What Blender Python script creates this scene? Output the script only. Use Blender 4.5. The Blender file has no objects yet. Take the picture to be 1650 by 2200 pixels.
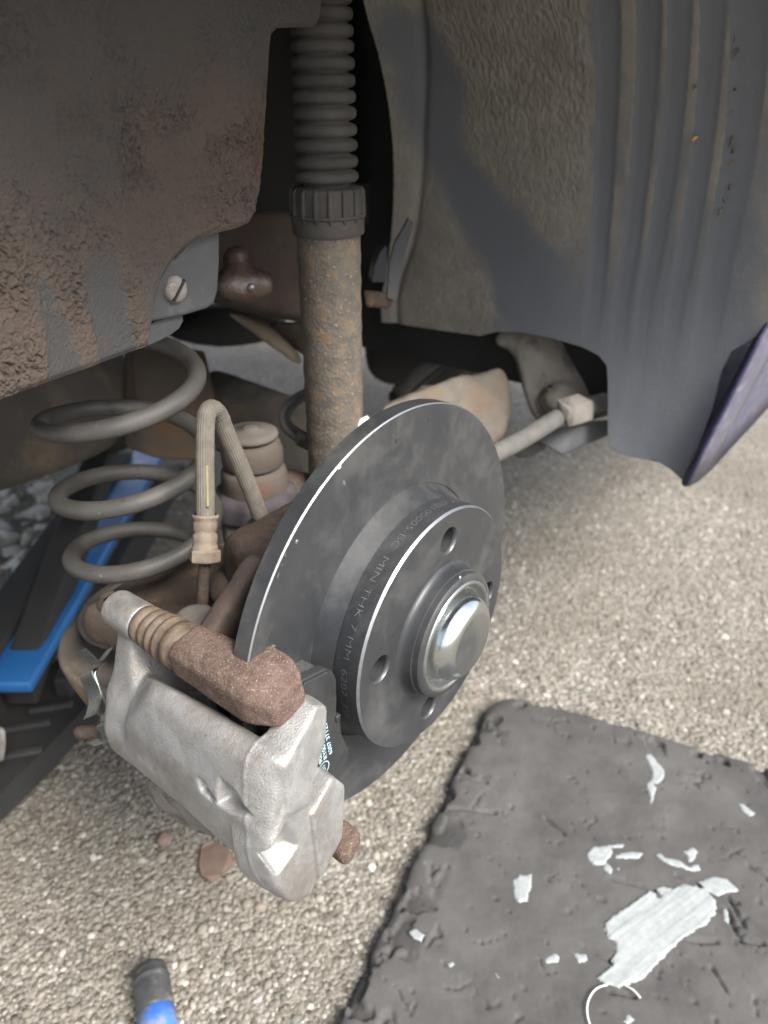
import bpy, bmesh, math, random
import numpy as np
from mathutils import Vector, Matrix
random.seed(7); RNG = np.random.default_rng(11)
scene = bpy.context.scene
COL = scene.collection

# ------------------------------------------------------------------ frames
TH = math.radians(37.168); PITCH = math.radians(29.077); FPX = 1649.7; HUBH = 0.36
AX = np.array([math.cos(TH), -math.sin(TH), 0.0])      # outward from the car
LX = np.array([math.sin(TH), math.cos(TH), 0.0])       # along the car
ZX = np.array([0.0, 0.0, 1.0])
HUB = np.array([0.0, 0.0, HUBH])
CAM = HUB - np.array([.0087, .3547, -.2613]) * (.1245 / .12)
FR = np.array([AX, LX, ZX])
CF = np.array([0, math.cos(PITCH), -math.sin(PITCH)]); CU = np.array([0, math.sin(PITCH), math.cos(PITCH)]); CR = np.array([1.0, 0, 0])
CC = FR @ (CAM - HUB)

# ------------------------------------------------------------------ camera, sky, sun, exposure
cam = bpy.data.cameras.new('camera'); camo = bpy.data.objects.new('camera', cam); COL.objects.link(camo)
camo.location = CAM; camo.rotation_euler = (math.pi / 2 - PITCH, 0, 0)
cam.sensor_fit = 'VERTICAL'; cam.sensor_height = 36.0; cam.lens = 36.0 * FPX / 2200
cam.clip_start = 0.01; cam.clip_end = 500
cam.dof.use_dof = True; cam.dof.focus_distance = 0.395; cam.dof.aperture_fstop = cam.lens / 3.6
scene.camera = camo

SUN_EL = math.radians(48); SUN_AZ = math.radians(136)   # azimuth: clockwise from +Y
world = bpy.data.worlds.new('World'); scene.world = world; world.use_nodes = True
nt = world.node_tree; nt.nodes.clear()
sky = nt.nodes.new('ShaderNodeTexSky'); sky.sky_type = 'NISHITA'; sky.sun_disc = False
sky.sun_elevation = SUN_EL; sky.sun_rotation = SUN_AZ; sky.dust_density = 3.0; sky.air_density = 1.0
hs = nt.nodes.new('ShaderNodeHueSaturation'); hs.inputs['Saturation'].default_value = 0.5
bg = nt.nodes.new('ShaderNodeBackground'); bg.inputs['Strength'].default_value = 0.135
wo = nt.nodes.new('ShaderNodeOutputWorld')
nt.links.new(sky.outputs[0], hs.inputs['Color']); nt.links.new(hs.outputs[0], bg.inputs[0]); nt.links.new(bg.outputs[0], wo.inputs[0])
sun = bpy.data.lights.new('sun', 'SUN'); sun.energy = 2.8; sun.angle = math.radians(26); sun.color = (1, .965, .91)
suno = bpy.data.objects.new('sun', sun); COL.objects.link(suno)
sd = Vector((math.sin(SUN_AZ) * math.cos(SUN_EL), math.cos(SUN_AZ) * math.cos(SUN_EL), math.sin(SUN_EL)))
suno.rotation_euler = sd.to_track_quat('Z', 'Y').to_euler(); suno.location = (2, -2, 4)
vs = scene.view_settings; vs.view_transform = 'Standard'; vs.look = 'None'; vs.gamma = 1; vs.exposure = 1.45
try: vs.use_curve_mapping = False
except Exception: pass

# ------------------------------------------------------------------ geometry helpers (car frame: a outward, l along, z up, hub = origin)
def W(p): return HUB + np.asarray(p, float) @ FR
def ray(x, y):
    d = CF + (x - 825) / FPX * CR - (y - 1100) / FPX * CU
    return FR @ d
def at(x, y, **k):
    d = ray(x, y); (key, v), = k.items()
    t = v if key == 'd' else (v - CC['alz'.index(key)]) / d['alz'.index(key)]
    return CC + d * t
GZ = -HUBH
def mesh(name, V, F, smooth=True):
    if isinstance(F, np.ndarray):
        me = bpy.data.meshes.new(name); V = np.asarray(V, np.float32); k = F.shape[1]; n = len(F); me.vertices.add(len(V)); me.vertices.foreach_set('co', V.ravel()); me.loops.add(n * k); me.loops.foreach_set('vertex_index', F.astype(np.int32).ravel())
        me.polygons.add(n); me.polygons.foreach_set('loop_start', np.arange(0, n * k, k, dtype=np.int32)); me.polygons.foreach_set('loop_total', np.full(n, k, np.int32)); me.update(calc_edges=True)
        if smooth: me.polygons.foreach_set('use_smooth', np.ones(n, bool))
        return me
    me = bpy.data.meshes.new(name); me.from_pydata([tuple(v) for v in V], [], [tuple(int(i) for i in f) for f in F]); me.update()
    if smooth: me.polygons.foreach_set('use_smooth', [True] * len(me.polygons))
    return me
ORIG = {}
def empty(name, p, label, cat, group=None):
    o = bpy.data.objects.new(name, None); COL.objects.link(o); o.location = W(p); o.empty_display_size = .02
    o['label'] = label; o['category'] = cat
    if group: o['group'] = group
    ORIG[o.name] = W(p); return o
def obj(name, V, F, mat, parent=None, smooth=True, car=True, angle=None):
    """V in car frame (or world when car=False)"""
    V = np.asarray(V, float)
    if car: V = HUB + V @ FR
    org = ORIG[parent.name] if parent is not None else np.zeros(3)
    o = bpy.data.objects.new(name, mesh(name, V - org, F, smooth)); COL.objects.link(o)
    if parent is not None: o.parent = parent
    ORIG[o.name] = org
    o.data.materials.append(mat)
    if angle is not None: sharp(o.data, angle)
    return o
def sharp(me, deg):
    bm = bmesh.new(); bm.from_mesh(me); bmesh.ops.remove_doubles(bm, verts=bm.verts, dist=1e-6)
    bmesh.ops.recalc_face_normals(bm, faces=bm.faces)
    for e in bm.edges:
        if len(e.link_faces) == 2 and e.calc_face_angle(0) > math.radians(deg): e.smooth = False
    bm.to_mesh(me); bm.free()
def gridF(nr, nc):
    i, j = np.meshgrid(np.arange(nr - 1), np.arange(nc - 1), indexing='ij'); a = (i * nc + j).ravel(); return np.stack([a, a + nc, a + nc + 1, a + 1], 1)
def tag(o, label, cat, group=None, kind=None):
    if label: o['label'] = label
    if cat: o['category'] = cat
    if group: o['group'] = group
    if kind: o['kind'] = kind
    return o
def basis(d):
    d = np.asarray(d, float); d = d / np.linalg.norm(d)
    u = np.cross(d, [0, 0, 1.0]) if abs(d[2]) < .95 else np.cross(d, [1.0, 0, 0])
    u /= np.linalg.norm(u); return d, u, np.cross(d, u)
def lathe(prof, base, axis, n=96, ru=None):
    """prof: list of (r, h) along axis from base; ru(theta, i)-> radius factor"""
    d, u, v = basis(axis); V = []; F = []; base = np.asarray(base, float)
    for i, (r, h) in enumerate(prof):
        for j in range(n):
            t = 2 * math.pi * j / n; rr = r * (ru(t, i) if ru else 1)
            V.append(base + d * h + (u * math.cos(t) + v * math.sin(t)) * rr)
    for i in range(len(prof) - 1):
        for j in range(n):
            k = (j + 1) % n; F.append((i * n + j, i * n + k, (i + 1) * n + k, (i + 1) * n + j))
    return V, F
def caps(V, F, n, first=True, last=True):
    m = len(V) // n
    if first: F.append(tuple(range(n))[::-1])
    if last: F.append(tuple(range((m - 1) * n, m * n)))
    return V, F
def spline(P, n):
    P = np.asarray(P, float); m = len(P); out = []
    Q = np.vstack([2 * P[0] - P[1], P, 2 * P[-1] - P[-2]])
    for i in range(m - 1):
        p0, p1, p2, p3 = Q[i:i + 4]
        for t in np.linspace(0, 1, n, endpoint=False):
            out.append(.5 * (2 * p1 + (p2 - p0) * t + (2 * p0 - 5 * p1 + 4 * p2 - p3) * t * t + (3 * p1 - p0 - 3 * p2 + p3) * t ** 3))
    out.append(P[-1]); return np.array(out)
def tube(P, r, n=16, flute=0, nf=0, cap=True, prof=None):
    P = np.asarray(P, float); m = len(P); R = np.broadcast_to(np.asarray(r, float), (m,))
    T = np.gradient(P, axis=0); T /= np.linalg.norm(T, axis=1)[:, None]
    _, u, v = basis(T[0]); V = []; F = []
    for i in range(m):
        u = u - T[i] * (u @ T[i]); u /= np.linalg.norm(u); v = np.cross(T[i], u)
        for j in range(n):
            t = 2 * math.pi * j / n
            if prof is not None: V.append(P[i] + u * prof[j][0] + v * prof[j][1])
            else:
                rr = R[i] * (1 + flute * math.cos(nf * t)); V.append(P[i] + (u * math.cos(t) + v * math.sin(t)) * rr)
    for i in range(m - 1):
        for j in range(n):
            k = (j + 1) % n; F.append((i * n + j, i * n + k, (i + 1) * n + k, (i + 1) * n + j))
    if cap: caps(V, F, n)
    return V, F
def hull(pts, bevel=0.0, seg=2):
    bm = bmesh.new()
    for p in pts: bm.verts.new(tuple(p))
    r = bmesh.ops.convex_hull(bm, input=bm.verts)
    bmesh.ops.delete(bm, geom=[g for g in r['geom_interior'] if isinstance(g, bmesh.types.BMVert)], context='VERTS')
    bmesh.ops.dissolve_limit(bm, angle_limit=.02, verts=bm.verts, edges=bm.edges)
    if bevel: bmesh.ops.bevel(bm, geom=list(bm.edges), offset=bevel, segments=seg, profile=.5, affect='EDGES', clamp_overlap=True)
    bm.verts.ensure_lookup_table(); V = [tuple(v.co) for v in bm.verts]; F = [[v.index for v in f.verts] for f in bm.faces]; bm.free()
    return V, F
def boxpts(c, h, ang=0.0, plane='lz'):
    c = np.asarray(c, float); out = []
    for i in (-1, 1):
        for j in (-1, 1):
            for k in (-1, 1):
                q = np.array([i * h[0], j * h[1], k * h[2]], float)
                if ang:
                    i0, i1 = ('alz'.index(plane[0]), 'alz'.index(plane[1])); x, y = q[i0], q[i1]
                    q[i0] = x * math.cos(ang) - y * math.sin(ang); q[i1] = x * math.sin(ang) + y * math.cos(ang)
                out.append(c + q)
    return out
def prism(outline, d0, d1):
    """closed outline (list of 3d pts) swept from offset d0 to d1 (vectors)"""
    n = len(outline); V = [np.asarray(p) + d0 for p in outline] + [np.asarray(p) + d1 for p in outline]
    F = [tuple(range(n))[::-1], tuple(range(n, 2 * n))] + [(i, (i + 1) % n, n + (i + 1) % n, n + i) for i in range(n)]
    return V, F
def merge(*parts):
    V = []; F = []
    for v, f in parts:
        o = len(V); V += [tuple(q) for q in v]; F += [tuple(i + o for i in ff) for ff in f]
    return V, F
# ---- numpy value noise
_perm = RNG.random((64, 64, 64))
def vnoise(P):
    P = np.asarray(P, float); i = np.floor(P).astype(int); f = P - i; f = f * f * (3 - 2 * f); r = 0
    for dx in (0, 1):
        for dy in (0, 1):
            for dz in (0, 1):
                w = (f[..., 0] if dx else 1 - f[..., 0]) * (f[..., 1] if dy else 1 - f[..., 1]) * (f[..., 2] if dz else 1 - f[..., 2])
                r = r + w * _perm[(i[..., 0] + dx) & 63, (i[..., 1] + dy) & 63, (i[..., 2] + dz) & 63]
    return r * 2 - 1
def fbm(P, o=4):
    s = 0; a = 1; t = 0
    for k in range(o): s = s + a * vnoise(np.asarray(P) * (2 ** k) + 17.3 * k); t += a; a *= .5
    return s / t
# ---- signed distance shapes + surface nets
def s_caps(P, p, q, r1, r2=None):
    p = np.asarray(p, float); q = np.asarray(q, float); r2 = r1 if r2 is None else r2
    h = np.clip(((P - p) @ (q - p)) / ((q - p) @ (q - p)), 0, 1)
    return np.linalg.norm(P - p - h[..., None] * (q - p), axis=-1) - (r1 + (r2 - r1) * h)
def s_cyl(P, p, q, r, rd=.002):
    p = np.asarray(p, float); q = np.asarray(q, float); L = np.linalg.norm(q - p); d = (q - p) / L
    t = (P - p) @ d; rad = np.linalg.norm(P - p - t[..., None] * d, axis=-1)
    dx = rad - r + rd; dy = np.abs(t - L / 2) - L / 2 + rd
    return np.minimum(np.maximum(dx, dy), 0) + np.hypot(np.maximum(dx, 0), np.maximum(dy, 0)) - rd
def s_box(P, c, h, rd=.003, R=None):
    q = P - np.asarray(c, float)
    if R is not None: q = q @ np.asarray(R).T
    q = np.abs(q) - (np.asarray(h, float) - rd)
    return np.linalg.norm(np.maximum(q, 0), axis=-1) + np.minimum(q.max(-1), 0) - rd
def s_hull(P, pts, rd=.003):
    bm = bmesh.new()
    for p in pts: bm.verts.new(tuple(p))
    bmesh.ops.convex_hull(bm, input=bm.verts); bmesh.ops.recalc_face_normals(bm, faces=bm.faces)
    c = np.mean(np.asarray(pts), axis=0); d = None; k = 0.0
    pl = []
    for f in bm.faces:
        nn = np.array(f.normal); o = nn @ np.array(f.verts[0].co)
        if nn @ c > o: nn, o = -nn, -o
        if not any(nn @ n0 > .9995 and abs(o - o0) < 2e-4 for n0, o0 in pl): pl.append((nn, o))
    bm.free()
    D = np.stack([P @ nn - o + rd for nn, o in pl], -1)
    m = D.max(-1, keepdims=True); kk = max(rd, 5e-4) * .45
    return (m[..., 0] + kk * np.log(np.exp((D - m) / kk).sum(-1))) - rd
def rotm(plane, ang):
    R = np.eye(3); i0, i1 = 'alz'.index(plane[0]), 'alz'.index(plane[1])
    R[i0, i0] = R[i1, i1] = math.cos(ang); R[i0, i1] = math.sin(ang); R[i1, i0] = -math.sin(ang); return R
def smin(a, b, k):
    h = np.clip(.5 + .5 * (b - a) / k, 0, 1); return b * (1 - h) + a * h - k * h * (1 - h)
def smax(a, b, k): return -smin(-a, -b, k)
def march(fn, x, y, d0=.25, d1=.6):
    t = np.linspace(d0, d1, 700); P = CC + t[:, None] * ray(x, y); s = fn(P); i = np.argmax(s < 0)
    return P[i] if (s < 0).any() else None
def nets(fn, lo, hi, h):
    lo = np.asarray(lo, float); n = np.ceil((np.asarray(hi) - lo) / h).astype(int) + 1
    # coarse pass first, fine values only close to the surface
    ck = 4; nc = -(-n // ck) + 1
    gc = np.stack(np.meshgrid(*[lo[i] + h * (ck * np.arange(nc[i]) + (ck - 1) / 2) for i in range(3)], indexing='ij'), -1)
    Sc = fn(gc.reshape(-1, 3)).reshape(nc)
    S = np.repeat(np.repeat(np.repeat(Sc, ck, 0), ck, 1), ck, 2)[:n[0], :n[1], :n[2]].copy()
    nb = np.argwhere(np.abs(S) < ck * h * 1.35 + .0012); S[nb[:, 0], nb[:, 1], nb[:, 2]] = fn(lo + h * nb); B = S < 0
    def cn(A, c): return A[c[0]:n[0] - 1 + c[0], c[1]:n[1] - 1 + c[1], c[2]:n[2] - 1 + c[2]]
    cor = [(i, j, k) for i in (0, 1) for j in (0, 1) for k in (0, 1)]
    cnt = sum(cn(B, c).astype(int) for c in cor); act = (cnt > 0) & (cnt < 8)
    idx = -np.ones(act.shape, int); ii = np.argwhere(act); idx[act] = np.arange(len(ii))
    acc = np.zeros((len(ii), 3)); num = np.zeros(len(ii))
    for c in cor:
        for ax in range(3):
            if c[ax]: continue
            e = list(c); e[ax] = 1
            s0 = cn(S, c)[act]; s1 = cn(S, e)[act]; m = (s0 < 0) != (s1 < 0)
            t = np.where(m, s0 / np.where(m, s0 - s1, 1), 0); p = np.tile(np.array(c, float), (len(ii), 1)); p[:, ax] = t
            acc[m] += p[m]; num[m] += 1
    V = lo + h * (ii + acc / num[:, None]); F = []
    for ax in range(3):
        o1, o2 = (ax + 1) % 3, (ax + 2) % 3
        sl = [slice(None)] * 3; sl2 = [slice(None)] * 3; sl[ax] = slice(0, n[ax] - 1); sl2[ax] = slice(1, n[ax])
        ch = B[tuple(sl)] != B[tuple(sl2)]
        q = np.argwhere(ch); q = q[(q[:, o1] > 0) & (q[:, o2] > 0) & (q[:, o1] < n[o1] - 1) & (q[:, o2] < n[o2] - 1)]
        ins = B[q[:, 0], q[:, 1], q[:, 2]]
        def gi(d1, d2):
            r = q.copy(); r[:, o1] -= d1; r[:, o2] -= d2; return idx[r[:, 0], r[:, 1], r[:, 2]]
        f = np.stack([gi(1, 1), gi(0, 1), gi(0, 0), gi(1, 0)], 1); f[~ins] = f[~ins][:, ::-1]; F.append(f)
    return V, np.vstack(F)

# ------------------------------------------------------------------ materials
def mat(name, c1, c2=None, scale=60, rough=.7, metal=0.0, bump=0.0, bscale=400, c3=None, s3=25, t3=.62, rvar=.12, spec=.4, w3=.06, stretch=None, detail=6, coat=0.0, speck=None, speck_s=900, speck_t=.72, bdist=.001, mid=.5, w2=.18):
    m = bpy.data.materials.new(name); m.use_nodes = True; t = m.node_tree; t.nodes.clear(); N = t.nodes.new; Lk = t.links.new
    out = N('ShaderNodeOutputMaterial'); b = N('ShaderNodeBsdfPrincipled'); Lk(b.outputs[0], out.inputs[0])
    tc = N('ShaderNodeTexCoord'); src = tc.outputs['Object']
    if stretch:
        mp = N('ShaderNodeMapping'); mp.inputs['Scale'].default_value = stretch; Lk(src, mp.inputs[0]); src = mp.outputs[0]
    def noise(s, d=detail, r=.6, dist=0.0):
        n = N('ShaderNodeTexNoise'); n.inputs['Scale'].default_value = s; n.inputs['Detail'].default_value = d; n.inputs['Roughness'].default_value = r
        n.inputs['Distortion'].default_value = dist; Lk(src, n.inputs['Vector']); return n.outputs['Fac']
    def ramp(x, a, b2):
        r = N('ShaderNodeMapRange'); r.inputs['From Min'].default_value = a; r.inputs['From Max'].default_value = b2; Lk(x, r.inputs[0]); return r.outputs[0]
    def mix(f, a, c):
        x = N('ShaderNodeMix'); x.data_type = 'RGBA'
        Lk(f, x.inputs[0])
        for s, v in ((6, a), (7, c)):
            if isinstance(v, tuple): x.inputs[s].default_value = v + (1,) if len(v) == 3 else v
            else: Lk(v, x.inputs[s])
        return x.outputs[2]
    colr = c1
    n1 = noise(scale)
    if c2: colr = mix(ramp(n1, mid - w2, mid + w2), c1, c2)
    if c3: colr = mix(ramp(noise(s3, 8, .68, .3), t3 - w3, t3 + w3), colr, c3)
    if speck: colr = mix(ramp(noise(speck_s, 2, .5), speck_t - .03, speck_t + .03), colr, speck)
    if isinstance(colr, tuple): b.inputs['Base Color'].default_value = colr + (1,)
    else: Lk(colr, b.inputs['Base Color'])
    rr = N('ShaderNodeMapRange'); Lk(n1, rr.inputs[0]); rr.inputs['From Min'].default_value = .3; rr.inputs['From Max'].default_value = .7
    rr.inputs['To Min'].default_value = max(.02, rough - rvar); rr.inputs['To Max'].default_value = min(1, rough + rvar); Lk(rr.outputs[0], b.inputs['Roughness'])
    b.inputs['Metallic'].default_value = metal; b.inputs['Specular IOR Level'].default_value = spec; b.inputs['Coat Weight'].default_value = coat
    if bump:
        bp = N('ShaderNodeBump'); bp.inputs['Strength'].default_value = bump; bp.inputs['Distance'].default_value = bdist
        Lk(noise(bscale, 5, .6), bp.inputs['Height']); Lk(bp.outputs[0], b.inputs['Normal'])
    return m
M = {}
M['disc'] = mat('disc_paint', (.021, .023, .026), (.033, .034, .036), 28, .40, 0, .15, 2600, (.070, .070, .067), 20, .60, spec=.5, w3=.12, speck=(.2, .19, .17), speck_s=1900, speck_t=.76)
M['machined'] = mat('machined_edge', (.36, .37, .38), (.24, .25, .26), 200, .42, .85, .05, 1500)
M['letter'] = mat('stamped_letter', (.20, .20, .21), (.10, .10, .10), 900, .5, .3)
M['zinc'] = mat('zinc_cap', (.62, .66, .67), (.54, .57, .58), 80, .19, 1.0, .03, 1500, (.55, .57, .55), 60, .6, rvar=.08)
M['alu'] = mat('cast_aluminium', (.31, .308, .303), (.41, .407, .40), 70, .44, .55, .6, 1100, (.23, .205, .178), 34, .57, rvar=.12, w3=.13, speck=(.13, .11, .095), speck_s=1000, speck_t=.70)
M['alu_dirty'] = mat('dirty_aluminium', (.13, .124, .115), (.085, .079, .071), 90, .62, .15, .3, 1200, (.14, .12, .10), 70, .58, w3=.1)
M['rust'] = mat('carrier_rust', (.088, .060, .047), (.15, .108, .089), 190, .85, 0, 1.0, 900, (.095, .062, .05), 85, .55, spec=.2, speck=(.32, .235, .185), speck_s=1200, speck_t=.66)
M['rustdark'] = mat('rust_dark', (.045, .033, .027), (.085, .061, .048), 90, .85, 0, .9, 500, (.055, .042, .036), 45, .56, spec=.2)
M['leg'] = mat('brown_iron', (.055, .041, .034), (.085, .064, .052), 60, .8, 0, .5, 600, (.055, .042, .036), 40, .56, spec=.25)
M['dustrub'] = mat('dusty_rubber', (.085, .082, .078), (.125, .118, .108), 60, .85, 0, .3, 1100, spec=.2)
M['darkrub'] = mat('dark_rubber', (.03, .03, .031), (.052, .05, .048), 50, .7, 0, .2, 900, spec=.3)
M['bellows'] = mat('bellows_rubber', (.045, .042, .039), (.085, .079, .072), 45, .8, 0, .25, 1200, spec=.25)
M['boot'] = mat('brown_boot', (.088, .064, .045), (.13, .098, .071), 130, .55, 0, .3, 900, (.075, .055, .04), 90, .55)
M['tube'] = mat('rusty_tube', (.105, .093, .08), (.155, .137, .115), 110, .85, 0, 1.0, 420, (.20, .135, .078), 110, .60, spec=.2, w3=.1, speck=(.36, .24, .13), speck_s=420, speck_t=.68, bdist=.0012)
M['hose'] = mat('dusty_hose', (.125, .11, .091), (.175, .157, .132), 160, .85, 0, .3, 1500, (.13, .115, .095), 120, .6, spec=.2)
M['hoseS'] = mat('hose_stripe', (.26, .245, .11), (.19, .175, .10), 300, .8)
M['crimp'] = mat('crimp_rust', (.165, .13, .098), (.225, .185, .145), 200, .75, .1, .4, 1300, (.16, .115, .08), 120, .58)
M['spring'] = mat('spring_paint', (.062, .058, .054), (.095, .088, .08), 30, .5, 0, .35, 700, (.045, .043, .041), 26, .64, spec=.45, w3=.03, speck=(.22, .2, .18), speck_s=500, speck_t=.73)
M['scuff'] = mat('spring_scuff', (.018, .017, .016), (.04, .038, .034), 300, .6)
M['pad'] = mat('pad_plate', (.022, .023, .024), (.034, .034, .035), 90, .42, 0, .3, 1500, spec=.5, speck=(.2, .2, .2), speck_s=1300, speck_t=.77)
M['padfr'] = mat('pad_friction', (.045, .045, .044), (.07, .068, .066), 400, .85, 0, .5, 1300)
M['print'] = mat('pad_print', (.5, .68, .76), (.38, .54, .62), 900, .6)
M['clip'] = mat('clip_steel', (.42, .44, .43), (.30, .32, .31), 130, .26, .95, .06, 900, (.2, .2, .18), 70, .62)
M['steel'] = mat('dull_steel', (.34, .33, .31), (.25, .24, .22), 120, .5, .6, .2, 900, (.22, .16, .11), 80, .6)
M['purple'] = mat('purple_paint', (.022, .020, .055), (.03, .028, .07), 30, .42, 0, .08, 900, (.13, .125, .15), 60, .68, spec=.5, w3=.14, speck=(.45, .43, .42), speck_s=500, speck_t=.75)
M['purpled'] = mat('purple_dusty', (.085, .08, .115), (.11, .105, .14), 60, .45, 0, .2, 900, (.17, .165, .185), 120, .62, w3=.1)
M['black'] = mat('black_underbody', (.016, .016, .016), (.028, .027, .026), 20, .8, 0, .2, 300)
M['under'] = mat('underseal', (.05, .046, .042), (.085, .075, .066), 25, .85, 0, .5, 260, (.13, .105, .085), 18, .58, spec=.2)
M['brownrail'] = mat('brown_rail', (.045, .034, .028), (.075, .056, .044), 40, .75, 0, .6, 400, (.12, .075, .045), 30, .62, spec=.3)
M['arm'] = mat('arm_rust', (.13, .115, .098), (.18, .16, .136), 45, .85, 0, 1.0, 220, (.19, .125, .075), 16, .62, spec=.2, w3=.12)
M['bracket'] = mat('grey_bracket', (.15, .138, .124), (.20, .185, .165), 40, .85, 0, .8, 300, (.09, .08, .07), 30, .56, spec=.2)
M['silencer'] = mat('silencer', (.075, .068, .061), (.11, .10, .089), 18, .8, 0, .3, 300, (.21, .16, .115), 14, .6, spec=.2, w3=.1)
M['cup'] = mat('cup_steel', (.085, .076, .066), (.125, .112, .097), 40, .8, 0, .4, 500, (.22, .14, .08), 30, .62, spec=.25)
M['sheet'] = mat('rusty_sheet', (.085, .073, .06), (.115, .098, .08), 30, .85, 0, .3, 400, (.17, .10, .055), 22, .56, spec=.2, w3=.12)
M['jackblue'] = mat('jack_blue', (.02, .11, .31), (.026, .13, .35), 25, .42, 0, .05, 300, (.03, .09, .22), 30, .68, spec=.5)
M['gripblue'] = mat('grip_blue', (.045, .14, .50), (.06, .18, .55), 90, .5, 0, .15, 700, (.22, .22, .22), 60, .57, spec=.4, w3=.07)
M['gripblack'] = mat('grip_black', (.035, .037, .038), (.06, .061, .06), 80, .45, 0, .15, 900, (.13, .13, .125), 90, .6)
M['paintw'] = mat('white_grease', (.28, .298, .295), (.22, .238, .235), 200, .45, 0, .35, 900, spec=.45)
M['leaf'] = mat('dead_leaf', (.115, .078, .06), (.155, .108, .084), 90, .8, 0, .3, 700)
M['stonered'] = mat('red_stone', (.12, .082, .066), (.16, .115, .095), 200, .9, 0, .3, 900)
M['tagw'] = mat('white_tag', (.72, .71, .66), (.6, .59, .54), 90, .6)
M['mauve'] = mat('mauve_rubber', (.055, .045, .055), (.085, .072, .074), 60, .8, 0, .3, 500)
M['screw'] = mat('screw_head', (.27, .255, .235), (.18, .17, .155), 260, .7, .1, .5, 900, (.17, .15, .13), 200, .58)
M['fibre'] = mat('thread', (.7, .7, .68))
M['cable'] = mat('grey_cable', (.075, .073, .068), (.11, .105, .097), 90, .8, 0, .2, 800)
def attr_mat(name, plastic, mud, mud2, rough_p, rough_m, nscale=60, fine=900, finedist=.0006, bump=.5, tint=None):
    """surface whose dirt follows the stored 'mud' attribute (0 clean plastic .. 1 thick dried mud)"""
    m = bpy.data.materials.new(name); m.use_nodes = True; t = m.node_tree; t.nodes.clear(); N = t.nodes.new; Lk = t.links.new
    out = N('ShaderNodeOutputMaterial'); b = N('ShaderNodeBsdfPrincipled'); Lk(b.outputs[0], out.inputs[0])
    at_ = N('ShaderNodeAttribute'); at_.attribute_name = 'mud'
    tc = N('ShaderNodeTexCoord')
    def noise(s, d=6, r=.62):
        n = N('ShaderNodeTexNoise'); n.inputs['Scale'].default_value = s; n.inputs['Detail'].default_value = d; n.inputs['Roughness'].default_value = r; Lk(tc.outputs['Object'], n.inputs['Vector']); return n.outputs['Fac']
    def mix(f, a, c):
        x = N('ShaderNodeMix'); x.data_type = 'RGBA'; Lk(f, x.inputs[0])
        for s, v in ((6, a), (7, c)):
            if isinstance(v, tuple): x.inputs[s].default_value = v + (1,)
            else: Lk(v, x.inputs[s])
        return x.outputs[2]
    r = N('ShaderNodeMapRange'); r.inputs['From Min'].default_value = .36; r.inputs['From Max'].default_value = .64; Lk(noise(nscale), r.inputs[0])
    mc = mix(r.outputs[0], mud, mud2)
    ad = N('ShaderNodeMath'); ad.operation = 'MULTIPLY_ADD'; Lk(noise(fine * .45, 4), ad.inputs[0]); ad.inputs[1].default_value = .55; Lk(at_.outputs['Fac'], ad.inputs[2])
    s = N('ShaderNodeMapRange'); s.inputs['From Min'].default_value = .42; s.inputs['From Max'].default_value = .95; Lk(ad.outputs[0], s.inputs[0])
    c = mix(s.outputs[0], plastic, mc); 
    sp = N('ShaderNodeMapRange'); sp.inputs['From Min'].default_value = .7; sp.inputs['From Max'].default_value = .76; Lk(noise(fine * 1.1, 2), sp.inputs[0])
    sm = N('ShaderNodeMath'); sm.operation = 'MULTIPLY'; Lk(sp.outputs[0], sm.inputs[0]); sm.inputs[1].default_value = .5
    c = mix(sm.outputs[0], c, tuple(min(1, q * 1.7) for q in mud2))
    Lk(c, b.inputs['Base Color'])
    rr = N('ShaderNodeMapRange'); Lk(s.outputs[0], rr.inputs[0]); rr.inputs['To Min'].default_value = rough_p; rr.inputs['To Max'].default_value = rough_m; Lk(rr.outputs[0], b.inputs['Roughness'])
    b.inputs['Specular IOR Level'].default_value = .35
    bp = N('ShaderNodeBump'); bp.inputs['Strength'].default_value = bump; bp.inputs['Distance'].default_value = finedist; Lk(noise(fine, 5), bp.inputs['Height']); Lk(bp.outputs[0], b.inputs['Normal'])
    return m
def set_attr(o, name, vals):
    a = o.data.attributes.new(name, 'FLOAT', 'POINT'); a.data.foreach_set('value', np.asarray(vals, dtype=np.float32))
def px_of(P):
    """pixel position of car-frame points in the photograph (for measuring only)"""
    q = (np.asarray(P) - CC) @ FR; w = q @ CF; return 825 + FPX * (q @ CR) / w, 1100 - FPX * (q @ CU) / w

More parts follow.
